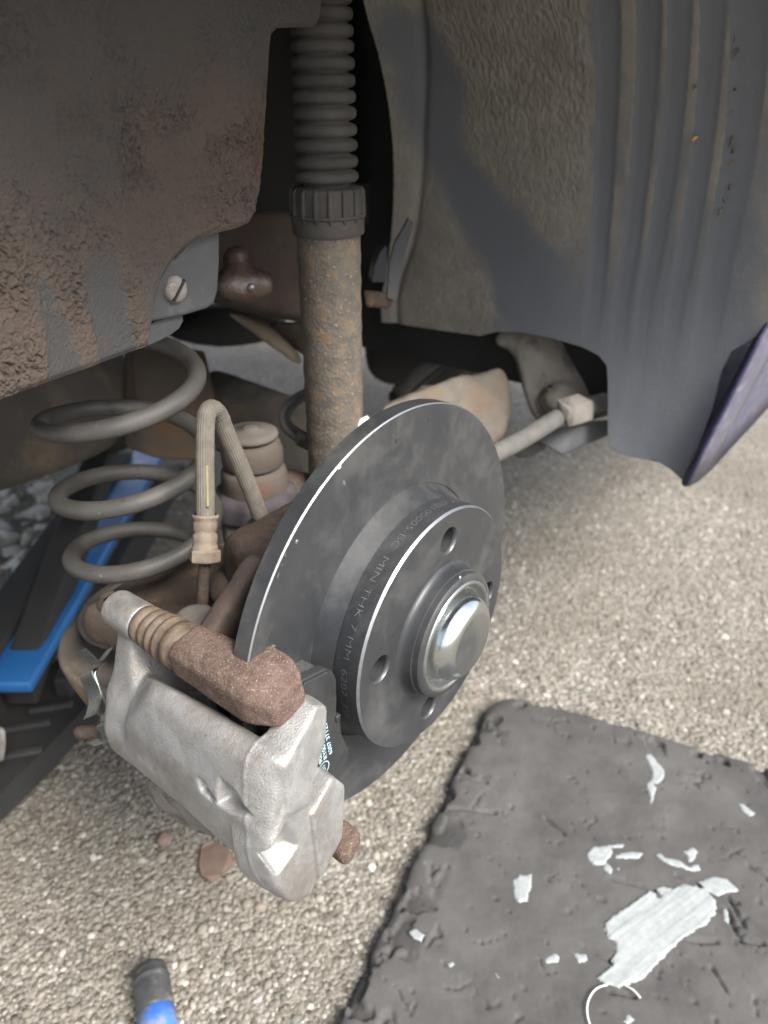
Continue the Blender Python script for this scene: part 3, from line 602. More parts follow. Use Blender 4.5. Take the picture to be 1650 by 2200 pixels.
# ------------------------------------------------------------------ brake disc with integral hub
RD, RB, OB = .1245, .0733, .0277
def text_mesh(s, size, space=1.0, offset=0.0):
    cu = bpy.data.curves.new('txt', 'FONT'); cu.body = s; cu.size = size; cu.space_character = space; cu.offset = offset; cu.resolution_u = 3
    o = bpy.data.objects.new('txt', cu); COL.objects.link(o); dg = bpy.context.evaluated_depsgraph_get(); dg.update()
    me = bpy.data.meshes.new_from_object(o.evaluated_get(dg)); V = np.array([v.co for v in me.vertices]); F = [tuple(p.vertices) for p in me.polygons]
    bpy.data.objects.remove(o); bpy.data.curves.remove(cu); bpy.data.meshes.remove(me); return V, F
def brake_disc():
    root = empty('brake_disc', (0, 0, -.1245), 'new matt black brake disc with raised hub and shiny centre cap', 'brake disc')
    n = 160; A0 = (1, 0, 0)
    c = .0007
    # friction ring: back face, edge, front face
    V, F = lathe([(.060, -.0105), (RD - c, -.0105), (RD, -.0105 + c), (RD, -c * .9)], (0, 0, 0), A0, n); ring = obj('friction_ring', V, F, M['disc'], root, angle=20)
    V, F = lathe([(RD, -c * .9), (RD - c, 0)], (0, 0, 0), A0, n); obj('rim_edge', V, F, M['machined'], ring)
    V, F = lathe([(RD - c, 0), (.100, 0.00005), (.0785, 0)], (0, 0, 0), A0, n); obj('friction_face', V, F, M['disc'], ring)
    V, F = lathe([(.0785, 0), (.0781, -.0005), (.0777, -.0003), (.0773, .0006), (.0728, .0106), (.0726, .0112), (.0730, .0114), (RB - .0004, .0264)], (0, 0, 0), A0, n); bell = obj('hub_bell', V, F, M['disc'], root, angle=9)
    V, F = lathe([(RB - .0004, .0264), (RB - .0014, OB)], (0, 0, 0), A0, n); obj('bell_edge', V, F, M['machined'], bell)
    # bell face with bolt holes
    RF = RB - .0014; ri = .041; hr = .0082
    d, u, v = basis(A0); th0 = math.radians(BOLT0); cs = []
    for k in range(4):
        t = th0 + k * math.pi / 2; cs.append((u * math.cos(t) + v * math.sin(t)) * .0552)
    bm = bmesh.new(); edges = []
    def ringv(cen, r, m):
        vs_ = [bm.verts.new(tuple(cen + d * OB + (u * math.cos(2 * math.pi * j / m) + v * math.sin(2 * math.pi * j / m)) * r)) for j in range(m)]
        return [bm.edges.new((vs_[j], vs_[(j + 1) % m])) for j in range(m)]
    edges += ringv(np.zeros(3), RF, n); edges += ringv(np.zeros(3), ri, 96)
    for cc in cs: edges += ringv(cc, hr, 40)
    bmesh.ops.triangle_fill(bm, edges=edges, use_beauty=True, use_dissolve=False)
    keep = []
    for f in list(bm.faces):
        m_ = np.array(f.calc_center_median()); 
        if np.linalg.norm(m_ - d * OB) < ri * .985 or any(np.linalg.norm(m_ - d * OB - cc) < hr * .95 for cc in cs): bm.faces.remove(f)
    bmesh.ops.recalc_face_normals(bm, faces=bm.faces); bm.verts.index_update()
    obj('bell_face', [tuple(q.co) for q in bm.verts], [[q.index for q in f.verts] for f in bm.faces], M['disc'], bell, smooth=False); bm.free()
    for cc in cs:
        pr = [(hr, 0), (hr - .0008, -.0009)]
        for i in range(6): pr += [(hr - .0008, -.0012 - .0016 * i), (hr - .0015, -.0020 - .0016 * i)]
        pr += [(hr - .0008, -.014)]
        V, F = lathe(pr, cc + d * OB, A0, 40); caps(V, F, 40, False, True); obj('bolt_hole', V, F, M['hole'], root)
    # raised boss, lip and zinc dust cap
    V, F = lathe([(ri, OB), (.0400, OB + .0004), (.0390, OB + .0018), (.0383, OB + .0040), (.0381, OB + .0075), (.0374, OB + .0078), (.0372, OB + .0112), (.0360, OB + .0124), (.0338, OB + .0128)], (0, 0, 0), A0, 128); boss = obj('hub_boss', V, F, M['disc'], root, angle=40)
    V, F = lathe([(.0338, OB + .0128), (.0335, OB + .0115), (.0333, OB + .0128), (.0326, OB + .0136), (.0312, OB + .0134), (.0306, OB + .0122), (.0300, OB + .0095), (.0287, OB + .0085)], (0, 0, 0), A0, 128); obj('bearing_lip', V, F, M['lipm'], root)
    V, F = lathe([(.0287, OB + .0085), (.0272, OB + .0082), (.0263, OB + .0088), (.0258, OB + .0105), (.0252, OB + .0160), (.0244, OB + .0180), (.0226, OB + .0204), (.0202, OB + .0221), (.0188, OB + .0227), (.0182, OB + .0229), (.0177, OB + .0229), (.0171, OB + .02288), (.010, OB + .0227), (.0002, OB + .0227)], (0, 0, 0), A0, 128); obj('dust_cap', V, F, M['zinc'], root)
    c0 = np.array([OB + .0103, 0, 0]); t = math.radians(CLIPA); dirv = u * math.cos(t) + v * math.sin(t)
    V, F = lathe([(.0001, .0016), (.0008, .0013), (.0010, 0)], c0 + dirv * .0368, dirv, 12); obj('centre_pip', V, F, M['machined'], boss)
    # stamped writing round the bell
    V, F = text_mesh('RT-BD100005-BC  MIN THK 7 MM  6207  318', .0052, 1.0, -.00013)
    V[:, 0] *= 1.16
    L0 = V[:, 0].max(); t0, t1 = TXT
    ang = t0 + (t1 - t0) * V[:, 0] / L0; rr = .0731 + .00025 - .0004 * (V[:, 1] / .005)
    W_ = np.stack([.0166 + V[:, 1] * 1.0, rr * np.cos(ang), rr * np.sin(ang)], 1); obj('stamped_lettering', W_, F, M['letter'], bell, smooth=False)
    # small nicks, paint flecks and a scuff on the new paint
    for x, y, a_, r_, m_ in ((729, 1003, .0, .0007, 'tagw'), (612, 1192, .0, .0006, 'rust'), (606, 1213, .0, .0005, 'rust'), (597, 1236, .0, .0006, 'rust'), (637, 1165, .0, .0006, 'machined'), (738, 1038, .0, .0008, 'machined'), (852, 945, .0, .0011, 'black'), (923, 898, .0, .0009, 'black'), (586, 1388, .0, .0010, 'machined')):
        c_ = at(x, y, a=a_); V, F = hull([c_ + np.array([.0003 * (q % 2), *(RNG.normal(0, r_, 2))]) for q in range(10)]); obj('paint_fleck', V, F, M[m_], ring, smooth=False)
    for q, m_, w_ in (([(1026, 1092), (1012, 1118), (996, 1143), (985, 1160)], 'scuffl', .0006), ([(1003, 1108), (990, 1132), (982, 1152)], 'scuffl', .0004), ([(872, 1320), (860, 1342), (850, 1360), (838, 1372)], 'black', .0012)):
        pts_ = spline([at(x, y, a=OB + .0002) for x, y in q], 5); V = []; F = []
        for i_, p_ in enumerate(pts_):
            t_ = i_ / (len(pts_) - 1); hw = w_ * math.sin(math.pi * min(max(t_, .04), .96)) * (.6 + .8 * RNG.random()); V += [p_ + (0, hw, hw * .6), p_ - (0, hw, hw * .6)]
        F = [(2 * k_, 2 * k_ + 1, 2 * k_ + 3, 2 * k_ + 2) for k_ in range(len(pts_) - 1)]; obj('scuff_mark', V, F, M[m_], bell, smooth=False)
    # inner barrel and stub behind the disc
    V, F = lathe([(.0001, -.045), (.045, -.045), (.052, -.03), (.062, -.0106)], (0, 0, 0), A0, 64); obj('hub_barrel', V, F, M['rustdark'], root)
BOLT0 = 0; CLIPA = 0
_d, _u, _v = basis((1, 0, 0))
def ang_of(x, y, a):
    p = at(x, y, a=a); return math.degrees(math.atan2(p @ _v, p @ _u))
BOLT0 = ang_of(964, 1165, OB); CLIPA = ang_of(986, 1246, OB + .010)
def cyl_ang(x, y, r):
    d = ray(x, y); A_ = d[1] ** 2 + d[2] ** 2; B_ = CC[1] * d[1] + CC[2] * d[2]; C_ = CC[1] ** 2 + CC[2] ** 2 - r * r
    t = (-B_ - math.sqrt(max(B_ * B_ - A_ * C_, 0))) / A_; p = CC + d * t; return math.atan2(p[2], p[1])
TXT = (math.radians(66), math.radians(196))
M['scuffl'] = mat('pale_scuff', (.16, .145, .125), (.10, .095, .09), 900, .7)
M['hole'] = mat('bare_hole', (.13, .135, .14), (.09, .09, .09), 300, .4, .7, .1, 900)
M['lipm'] = mat('bearing_lip', (.42, .43, .42), (.30, .30, .29), 160, .3, .9, .06, 900, (.25, .19, .12), 120, .66)
brake_disc()

# ------------------------------------------------------------------ caliper
def caliper():
    root = empty('brake_caliper', (-.02, -.13, -.09), 'silver cast aluminium brake caliper clamped over the disc edge', 'brake caliper')
    def core(P):
        # piston barrel (axis along a), bridge over the disc edge, outer plate with two fingers
        s = s_cyl(P, (-.098, -.113, -.039), (-.034, -.113, -.039), .0335, .010)
        s = smin(s, s_hull(P, [(-.072, -.126, .001), (-.055, -.133, .0140), (-.072, -.147, -.020), (-.072, -.143, -.052), (.008, -.122, .006), (.016, -.133, .0150), (.034, -.133, .0145), (-.05, -.141, .009), (.02, -.142, .009), (.010, -.1505, -.020), (.006, -.149, -.050), (.034, -.121, .007), (.036, -.148, -.034), (.034, -.141, -.074), (.033, -.124, -.088), (-.07, -.112, -.02), (.030, -.118, -.08), (.030, -.122, .0)], .0026), .003)
        s = smin(s, s_hull(P, [(.012, -.121, .006), (.035, -.120, .008), (.010, -.150, -.030), (.0375, -.149, -.034), (.014, -.1525, -.058), (.036, -.146, -.062), (.016, -.142, -.080), (.037, -.137, -.084), (.020, -.124, -.093), (.036, -.122, -.093), (.020, -.112, -.086), (.035, -.112, -.086), (.016, -.121, .002), (.033, -.121, .002)], .0022), .0016)
        f1 = s_hull(P, [(.0165, -.136, .009), (.0365, -.134, .011), (.0165, -.122, .016), (.034, -.120, .0165), (.0165, -.107, .0225), (.031, -.105, .0215), (.0165, -.097, .016), (.030, -.097, .014), (.031, -.0995, -.002), (.0165, -.0995, -.002), (.0165, -.119, -.027), (.036, -.121, -.027), (.037, -.135, -.02), (.0165, -.135, -.02)], .0016)
        f2 = s_hull(P, [(.0165, -.122, -.034), (.037, -.120, -.034), (.0165, -.099, -.0290), (.032, -.099, -.0290), (.0165, -.089, -.043), (.032, -.089, -.045), (.0165, -.094, -.078), (.033, -.094, -.079), (.0165, -.118, -.086), (.037, -.118, -.086)], .0014)
        s = smin(s, f1, .003); s = smin(s, f2, .0012)
        # web and ear for the guide pin
        s = smin(s, s_hull(P, [(-.096, -.126, .022), (-.084, -.126, .022), (-.096, -.113, .026), (-.082, -.113, .026), (-.098, -.137, -.018), (-.070, -.139, -.018), (-.098, -.108, -.02), (-.066, -.11, -.02)], .004), .009)
        s = smin(s, s_cyl(P, (-.101, -.119, .027), (-.0765, -.119, .027), .0104, .0022), .003)
        s = smin(s, s_caps(P, (-.085, -.10, -.06), (-.085, -.085, -.082), .013), .01)
        # clearance for disc and pads, and for the carrier arm
        s = smax(s, -(s_cyl(P, (-.014, 0, 0), (.0163, 0, 0), .1275, .002)), .002)
        s = smax(s, -s_hull(P, [(-.05, -.150, .0165), (.015, -.150, .0170), (-.05, -.150, .06), (.015, -.150, .06), (-.05, -.100, .010), (.015, -.100, .011), (-.05, -.09, .06), (.015, -.09, .06)], .002), .003)
        return s
    def dent(pxs, depth, k=1.0):
        c = [march(core, x, y) for x, y in pxs]
        if any(q is None for q in c): return None
        c = np.array(c); m = c.mean(0); e = 1e-4
        g = np.array([(core((m + e * np.eye(3)[i])[None]) - core((m - e * np.eye(3)[i])[None]))[0] for i in range(3)]); g /= np.linalg.norm(g)
        return [q + g * .006 + (q - m) * .25 for q in c] + [m + (q - m) * .55 * k - g * depth for q in c]
    dents = [dent([(420, 1664), (436, 1672), (466, 1720), (462, 1730), (426, 1698)], .0042), dent([(470, 1664), (500, 1690), (548, 1756), (505, 1754), (462, 1728), (476, 1712)], .0062), dent([(616, 1764), (642, 1816), (594, 1882), (552, 1832)], .0058, 1.25)]
    def full(P):
        s = core(P)
        for q in dents:
            if q is not None: s = smax(s, -s_hull(P, q, .0009), .0009)
        seam = np.abs(P[:, 0] - .0235 + .12 * (P[:, 2] + .04)); s = s - .0005 * np.exp(-(seam / .0007) ** 2)
        return s + .00010 * fbm(P * 150, 3) + .00010 * fbm(P * 700, 2)
    V, F = nets(full, (-.112, -.165, -.105), (.045, -.07, .045), .0009); body = obj('housing', V, F, M['alu'], root)
    # ear end: rusty pin head and washer
    c = np.array([-.104, -.119, .027])
    V, F = lathe([(.0001, -.006), (.0062, -.0058), (.0072, -.004), (.0074, 0)], c, (1, 0, 0), 6); caps(V, F, 6, True, False); obj('pin_bolt', V, F, M['rustdark'], root, smooth=False)
    # guide pin and ribbed dust boot
    pr = [(.0085, -.078), (.0104, -.0765), (.0108, -.0725), (.0092, -.0715)]
    for i in range(3):
        a0 = -.071 + i * .0062; pr += [(.0088, a0), (.0108 + .0007 * i, a0 + .0018), (.0112 + .0007 * i, a0 + .0040), (.0092, a0 + .0060)]
    pr += [(.0100, -.0520), (.0122, -.0505), (.0124, -.0462), (.0108, -.0450), (.0112, -.042), (.008, -.041)]
    V, F = lathe(pr, (0, -.119, .027), (1, 0, 0), 48); obj('guide_boot', V, F, M['boot'], root)
    # casting line on the outer plate
    # inlet boss on top with nut for the hose
    V, F = nets(lambda P: smin(s_hull(P, [(-.085, -.112, .0), (-.045, -.112, .0), (-.085, -.075, .0), (-.05, -.075, .0), (-.08, -.105, .02), (-.052, -.105, .018), (-.08, -.082, .02), (-.052, -.082, .018)], .003), s_cyl(P, (-.066, -.095, .01), (-.066, -.095, .024), .011, .002), .004), (-.095, -.125, -.01), (-.03, -.065, .035), .0018)
    obj('inlet_boss', V, F, M['alu_dirty'], root)
    V, F = nets(lambda P: s_hull(P, [at(x, y, d=dd) for x, y, dd in [(300, 1668, .42), (320, 1662, .415), (345, 1690, .41), (482, 1790, .395), (492, 1815, .397), (455, 1806, .405), (304, 1708, .435), (330, 1742, .445), (420, 1800, .43), (380, 1650, .46), (490, 1770, .44)]], .004) + .0006 * fbm(P * 200, 2), (-.14, -.16, -.14), (.03, -.05, -.03), .0018); obj('lower_ear', V, F, M['dirtyear'], root)
M['dirtyear'] = mat('grimy_casting', (.15, .135, .115), (.21, .19, .165), 90, .8, .05, .5, 1000, (.09, .078, .066), 60, .57)
caliper()

def carrier():
    root = empty('caliper_carrier', (-.03, -.12, .02), 'rusty brown iron caliper carrier arm across the top of the caliper', 'carrier bracket')
    ca, sa = math.cos(.5), math.sin(.5)
    def sec(a, l, z, h, w, t=.12):
        return [np.array([a, l + x * math.cos(t) - y * math.sin(t), z + x * math.sin(t) + y * math.cos(t)]) for x, y in ((-w, -h * .74), (-w * .78, -h), (w * .74, -h), (w, -h * .74), (w, h * .74), (w * .74, h), (-w * .70, h), (-w, h * .66))]
    arm_pts = sec(-.042, -.119, .0275, .0108, .0118) + sec(.009, -.1185, .0272, .0124, .0138) + sec(.0235, -.1160, .0262, .0085, .0100)
    end_pts = [(-.004, -.116, .034), (.018, -.114, .032), (-.002, -.104, .042), (.013, -.103, .0425), (-.002, -.102, .030), (.020, -.102, .030), (-.004, -.112, .02), (.02, -.112, .02)]
    def fn(P):
        s = smin(s_hull(P, arm_pts, .0014), s_hull(P, end_pts, .0016), .0015)
        return s + .00022 * fbm(P * 110, 2) + .00022 * fbm(P * 480, 3)
    V, F = nets(fn, (-.055, -.14, .005), (.040, -.09, .055), .0006); obj('upper_arm', V, F, M['rust'], root)
    # flat leg running back to the stub axle, behind the disc
    V, F = nets(lambda P: s_hull(P, [(-.045, -.128, .026), (-.032, -.128, .026), (-.040, -.112, .040), (-.030, -.112, .040), (-.048, -.072, .060), (-.036, -.070, .062), (-.052, -.04, .03), (-.040, -.04, .03), (-.045, -.09, -.01), (-.033, -.09, -.01)], .004) + .0006 * fbm(P * 150, 3), (-.06, -.14, -.03), (-.02, -.02, .095), .0018); obj('leg_plate', V, F, M['leg'], root)
    # lower end seen below the outer plate
    V, F = nets(lambda P: s_hull(P, [(.005, -.098, -.092), (.037, -.098, -.092), (.005, -.082, -.082), (.037, -.082, -.082), (.005, -.094, -.108), (.036, -.094, -.107), (.005, -.078, -.098), (.036, -.078, -.098)], .004) + .0009 * fbm(P * 170, 3), (-.005, -.11, -.12), (.05, -.065, -.07), .0013); obj('lower_arm', V, F, M['rust'], root)
carrier()

def pads():
    root = empty('brake_pad', (.014, -.09, -.04), 'black outer brake pad with pale blue printing, between caliper fingers and disc', 'brake pad')
    ol = [(628, 1452), (655, 1432), (664, 1433), (690, 1452), (712, 1468), (719, 1478), (722, 1500), (721, 1545), (729, 1553), (731, 1562), (738, 1600), (750, 1612), (745, 1640), (727, 1672), (690, 1720), (600, 1720), (560, 1600)]
    pts = [at(x, y, a=.0165) for x, y in [(648, 1462), (700, 1436), (714, 1441), (719, 1455), (720, 1500), (719, 1535), (722, 1542), (728, 1545), (729, 1556), (731, 1575), (740, 1596), (748, 1608), (744, 1634), (727, 1668), (700, 1700), (640, 1700), (600, 1600)]]
    V, F = prism(pts, np.zeros(3), np.array([-.005, 0, 0])); o = obj('backing_plate', V, F, M['pad'], root, smooth=False)
    bv = o.modifiers.new('b', 'BEVEL'); bv.width = .0007; bv.segments = 2; bv.limit_method = 'ANGLE'
    m = np.mean(pts, 0); pf = [m + (p - m) * .93 for p in pts]
    V, F = prism(pf, np.array([-.0052, 0, 0]), np.array([-.016, 0, 0])); o2 = obj('friction_block', V, F, M['padfr'], root, smooth=False)
    sh = [m + (p - m) * .965 + np.array([.0012, 0, 0]) for p in pts]
    V, F = prism(sh, np.zeros(3), np.array([-.0011, 0, 0])); o3 = obj('shim', V, F, M['pad'], root, smooth=False)
    bv = o3.modifiers.new('b', 'BEVEL'); bv.width = .0005; bv.segments = 2; bv.limit_method = 'ANGLE'
    V, F = hull(boxpts(at(721, 1540, a=.0165), (.0022, .0016, .0022)), .0004); obj('wear_tab', V, F, M['pad'], root)
    # printing: reads upwards in the photograph
    pl = .0165 + .0014
    def line(s, x0, y0, x1, y1, size, nm='printed_line'):
        V, F = text_mesh(s, size, 1.0, .00002); p0 = at(x0, y0, a=pl); p1 = at(x1, y1, a=pl); e = (p1 - p0); Ln = np.linalg.norm(e); e /= Ln
        up = np.cross((1, 0, 0), e)
        Q = p0 + V[:, :1] * (Ln / V[:, 0].max()) * e + V[:, 1:2] * up; obj(nm, Q, F, M['print'], root, smooth=False)
    line('6207 37123', 714, 1617, 702, 1552, .0036)
    line('RY0010', 703, 1627, 696, 1584, .0038)
    line('90R-01', 693, 1637, 688, 1596, .0036)
    c = at(695, 1652, a=pl); e = at(691, 1620, a=pl) - c; e /= np.linalg.norm(e); up = np.cross((1, 0, 0), e); ro, ri_ = .0046, .0041; V = []; F = []
    for j in range(40):
        t = 2 * math.pi * j / 40; q = e * math.cos(t) + up * math.sin(t); V += [c + q * ro, c + q * ri_]
    F = [(2 * j, 2 * j + 1, (2 * j + 3) % 80, (2 * j + 2) % 80) for j in range(40)]; obj('printed_ring', V, F, M['print'], root, smooth=False)
    V, F = text_mesh('E11', .0040, .9, .00003); V[:, 0] -= V[:, 0].max() / 2; V[:, 1] -= V[:, 1].max() / 2; V[:, 0] *= .85; obj('printed_mark', c + V[:, :1] * e + V[:, 1:2] * up, F, M['print'], root, smooth=False)
    # inner pad and its bright spring clip on the far side
    r2 = empty('brake_pad', (-.02, -.09, -.03), 'dark inner brake pad hidden behind the disc edge', 'brake pad')
    pi_ = [np.array([-.0115, p[1], p[2]]) for p in pts]; V, F = prism(pi_, np.zeros(3), np.array([-.016, 0, 0])); obj('backing_plate', V, F, M['pad'], r2, smooth=False)
    rc = empty('pad_spring_clip', at(215, 1500, d=.44), 'bright bent steel spring clip left of the caliper', 'spring clip')
    def ribbon(pp, w, nm='clip_strip', m=M['clip']):
        P = spline([at(x, y, d=dd) for x, y, dd in pp], 6); wv = np.asarray(w, float); nrm = np.array([.0, -.0009, .0004])
        V = []; 
        for p in P: V += [p - wv, p + wv, p + wv + nrm, p - wv + nrm]
        F = [];  k = len(P)
        for i in range(k - 1):
            for j in range(4): F.append((4 * i + j, 4 * i + (j + 1) % 4, 4 * i + 4 + (j + 1) % 4, 4 * i + 4 + j))
        F += [(3, 2, 1, 0), (4 * k - 4, 4 * k - 3, 4 * k - 2, 4 * k - 1)]; obj(nm, V, F, m, rc, smooth=False)
    wv = np.array([.0052, .001, .0042])
    ribbon([(177, 1396, 0.423), (192, 1410, 0.422), (208, 1424, 0.421), (224, 1412, 0.420), (240, 1392, 0.419)], wv * .6)
    ribbon([(201, 1440, 0.424), (188, 1444, 0.424), (190, 1458, 0.424), (201, 1478, 0.424), (206, 1500, 0.424), (201, 1525, 0.424), (194, 1540, 0.424)], wv)
    ribbon([(216, 1430, 0.422), (199, 1450, 0.423), (209, 1485, 0.423), (226, 1520, 0.422), (230, 1545, 0.421)], wv * .8)
    ribbon([(230, 1545, 0.421), (219, 1558, 0.421), (228, 1572, 0.421), (230, 1590, 0.421), (216, 1598, 0.421), (200, 1592, 0.422)], wv * .7)
    P = spline([at(166, 1574, d=.445), at(205, 1571, d=.44), at(240, 1569, d=.436)], 4); V, F = tube(P, .0042, 10); obj('pin', V, F, M['rustdark'], rc)
pads()

# ------------------------------------------------------------------ brake hose
def hose():
    root = empty('brake_hose', at(430, 1320, d=.43), 'dusty ribbed flexible brake hose looping up from caliper in front of the spring', 'brake hose')
    pts = [(441, 1118, .437), (441, 1060, .435), (440, 980, .432), (441, 920, .430), (444, 890, .430), (455, 878, .434), (470, 890, .442), (484, 925, .450), (510, 985, .462), (535, 1045, .474), (560, 1110, .486), (575, 1140, .492)]
    P = spline([at(x, y, d=d) for x, y, d in pts], 10); V, F = tube(P, .0051 * (1 + .025 * np.sin(np.arange(len(P)) * 1.9) * np.sin(np.arange(len(P)) * .61 + 1)), 88, .035, 22); obj('hose_sleeve', V, F, M['hose'], root)
    Q = spline([at(x, y, d=d) for x, y, d in [(446, 1090, .4312), (445, 1040, .4300), (444, 1000, .4286)]], 8); V, F = tube(Q, .0009, 8); obj('yellow_stripe', V, F, M['hoseS'], root)
    b0 = at(440, 1200, d=.4405); b1 = at(441, 1105, d=.437); ax = b1 - b0; Ln = np.linalg.norm(ax)
    pr = [(.0074, .002), (.0074, Ln * .30), (.0066, Ln * .34), (.0070, Ln * .42), (.0071, Ln * .55), (.0058, Ln * .60), (.0068, Ln * .66), (.0069, Ln * .82), (.0064, Ln * .88), (.0076, Ln * .93), (.0078, Ln * .985), (.0066, Ln)]
    V, F = lathe(pr, b0, ax, 32, lambda t, i: 1 + .02 * math.cos(8 * t)); obj('crimp_ferrule', V, F, M['crimp'], root)
    V, F = lathe([(.0002, -.003), (.0090, -.003), (.0094, -.0022), (.0094, .0032), (.0086, .004), (.004, .004)], b0 + ax * .06, ax, 6); obj('hex_collar', V, F, M['crimp'], root, smooth=False)
    P = spline([b0, at(437, 1250, d=.4435), at(434, 1305, d=.445)], 6); V, F = tube(P, .0034, 16); obj('steel_pipe', V, F, M['rustdark'], root)
    nb = at(431, 1322, d=.446); V, F = lathe([(.0002, -.006), (.0072, -.006), (.0072, .004), (.0062, .0052), (.003, .0052)], nb, ax, 6); obj('banjo_nut', V, F, M['leg'], root, smooth=False)
hose()

# ------------------------------------------------------------------ coil spring and its seat
SA, SL = at(283, 1000, d=.505)[:2]
def coil_spring():
    root = empty('coil_spring', (SA, SL, -.08), 'grey suspension coil spring hanging at left behind the brake hose', 'coil spring')
    Rm = .049; zref = at(85, 915, d=.50)[2]
    e = (np.array([SA, SL]) - CC[:2]); e /= np.linalg.norm(e); left = np.array([-e[1], e[0]])
    # choose sign so that 'left' really is on the left of the picture
    if (FR.T @ np.array([left[0], left[1], 0]))[0] > 0: left = -left
    out = []; 
    zl = [(-2.3, SPZ[0] + .066), (-1, SPZ[0]), (0, SPZ[1]), (1, SPZ[2]), (2, SPZ[3]), (2.6, SPZ[3] - .008)]
    tt = np.array([q[0] for q in zl]); zz = np.array([q[1] for q in zl])
    for t in np.linspace(-2.3, 2.6, 300):
        th = 2 * math.pi * t; dirn = left * math.cos(th) + e * math.sin(th)      # from left over the near side to the right
        z = np.interp(t, tt, zz); out.append(np.array([SA + dirn[0] * Rm, SL + dirn[1] * Rm, z]))
    out = np.array(out); k = np.ones(15) / 15; zp = np.pad(out[:, 2], 7, mode='edge'); out[:, 2] = np.convolve(zp, k, 'valid')
    V, F = tube(out, .0058 * (1 + .02 * np.sin(np.arange(len(out)) * .7) * np.sin(np.arange(len(out)) * .23)), 20); obj('coil', V, F, M['spring'], root)
    return out
def zleft(x, y):
    e = (np.array([SA, SL]) - CC[:2]); e /= np.linalg.norm(e); left = np.array([-e[1], e[0]])
    if (FR.T @ np.array([left[0], left[1], 0]))[0] > 0: left = -left
    p = np.array([SA, SL]) + left * .049; d = ray(x, y); t = np.linalg.norm(p - CC[:2]) / np.linalg.norm(d[:2]); return CC[2] + d[2] * t
SPZ = [zleft(82, 915), zleft(103, 1075), zleft(128, 1205), zleft(168, 1345)]
coil_spring()
def spring_seat():
    c = np.array([SA, SL, SPZ[3] - .016]); root = empty('spring_seat', c - (0, 0, .05), 'dusty brown pressed steel cup under the coil spring', 'spring seat')
    V, F = lathe([(.020, -.004), (.052, -.006), (.060, -.008), (.066, -.003), (.070, -.002), (.071, -.006), (.068, -.020), (.062, -.040), (.050, -.055), (.0002, -.060)], c, (0, 0, 1), 64, lambda t, i: 1 + .02 * math.sin(3 * t)); obj('cup', V, F, M['cup'], root)
    V, F = lathe([(.0002, .014), (.020, .012), (.026, .004), (.03, -.004)], c, (0, 0, 1), 40); obj('centre_dome', V, F, M['darkrub'], root)
spring_seat()

# ------------------------------------------------------------------ damper
def damper():
    SAa, SLl = -.138, .106; zt = at(697, 400, a=SAa)[2]; zc = at(700, 500, a=SAa)[2]
    root = empty('shock_absorber', (SAa, SLl, -.02), 'rusty brown shock absorber standing upright behind the disc, ribbed rubber boot on top', 'shock absorber')
    b = np.array([SAa, SLl, 0]); n = 72
    pr = [(.0002, -.06), (.0205, -.06), (.0210, -.05), (.0212, zc + .01)]
    hh = np.linspace(-.05, zc + .01, 60); pr = [(.0002, -.06), (.0205, -.06)] + [(.0212 + .00025 * math.sin(i * 1.7), float(h)) for i, h in enumerate(hh)]
    V, F = lathe(pr, b, (0, 0, 1), n, lambda t, i: 1 + .006 * math.sin(5 * t + i * .9) * math.sin(3 * t - i * .37)); obj('damper_tube', V, F, M['tube'], root)
    # ridged collar
    zm = (zc + zt) / 2 - .003
    V, F = lathe([(.0205, zc - .0008), (.0235, zc - .0005), (.0240, zc + .001), (.0238, zm - .004), (.0232, zm), (.0232, zt - .004), (.0226, zt - .001), (.0205, zt), (.015, zt)], b, (0, 0, 1), n); col = obj('collar', V, F, M['bellows'], root, angle=50)
    V, F = lathe([(.0235, zm - .0014), (.0249, zm - .0008), (.0250, zm + .0006), (.0232, zm + .0012)], b, (0, 0, 1), n); obj('collar_rib', V, F, M['bellows'], col)
    for k in range(16):
        t = 2 * math.pi * k / 16; dv = np.array([math.cos(t), math.sin(t), 0]); tv = np.array([-dv[1], dv[0], 0])
        c0 = b + dv * .0236; pts = []
        for zz, w, o in ((zc + .0065, .0004, .0002), (zm, .0016, .0014), (zt - .003, .0013, .0010), (zt - .0005, .0011, -.0008)):
            for sgn in (-1, 1): pts += [c0 + tv * w * sgn + dv * o + (0, 0, zz), c0 + tv * w * sgn - dv * .002 + (0, 0, zz)]
        V, F = hull(pts, .0003, 1); obj('collar_tooth', V, F, M['bellows'], col)
    # convoluted boot
    ys = [379, 347, 312, 279, 243, 208, 173, 136, 100, 66, 30, -6, -42, -80]; zs = [at(694, y, a=SAa)[2] for y in ys]; pr = [(.0150, zt - .001)]
    for i, z in enumerate(zs):
        h = (zs[min(i + 1, len(zs) - 1)] - zs[max(i - 1, 0)]) / 2 / (1 if 0 < i < len(zs) - 1 else .5) / 2; R = .0206 - .00018 * i
        for q in np.linspace(-1, 1, 9): pr.append((.0150 + (R - .0150) * max(0, 1 - abs(q) ** 2.6) ** .55, z + q * h * .94))
    V, F = lathe(pr, b, (0, 0, 1), 64); obj('rubber_boot', V, F, M['bellows'], root)
    p0 = b + np.array([0, 0, 0]); 
    # little white tag on the tube just above the disc
    q = [at(x, y, d=.565) for x, y in ((752, 912), (790, 893), (797, 905), (797, 960), (756, 960))]; V, F = prism(q, np.zeros(3), np.array([-.0008, .0004, 0])); obj('paper_tag', V, F, M['tagw'], root, smooth=False)
damper()

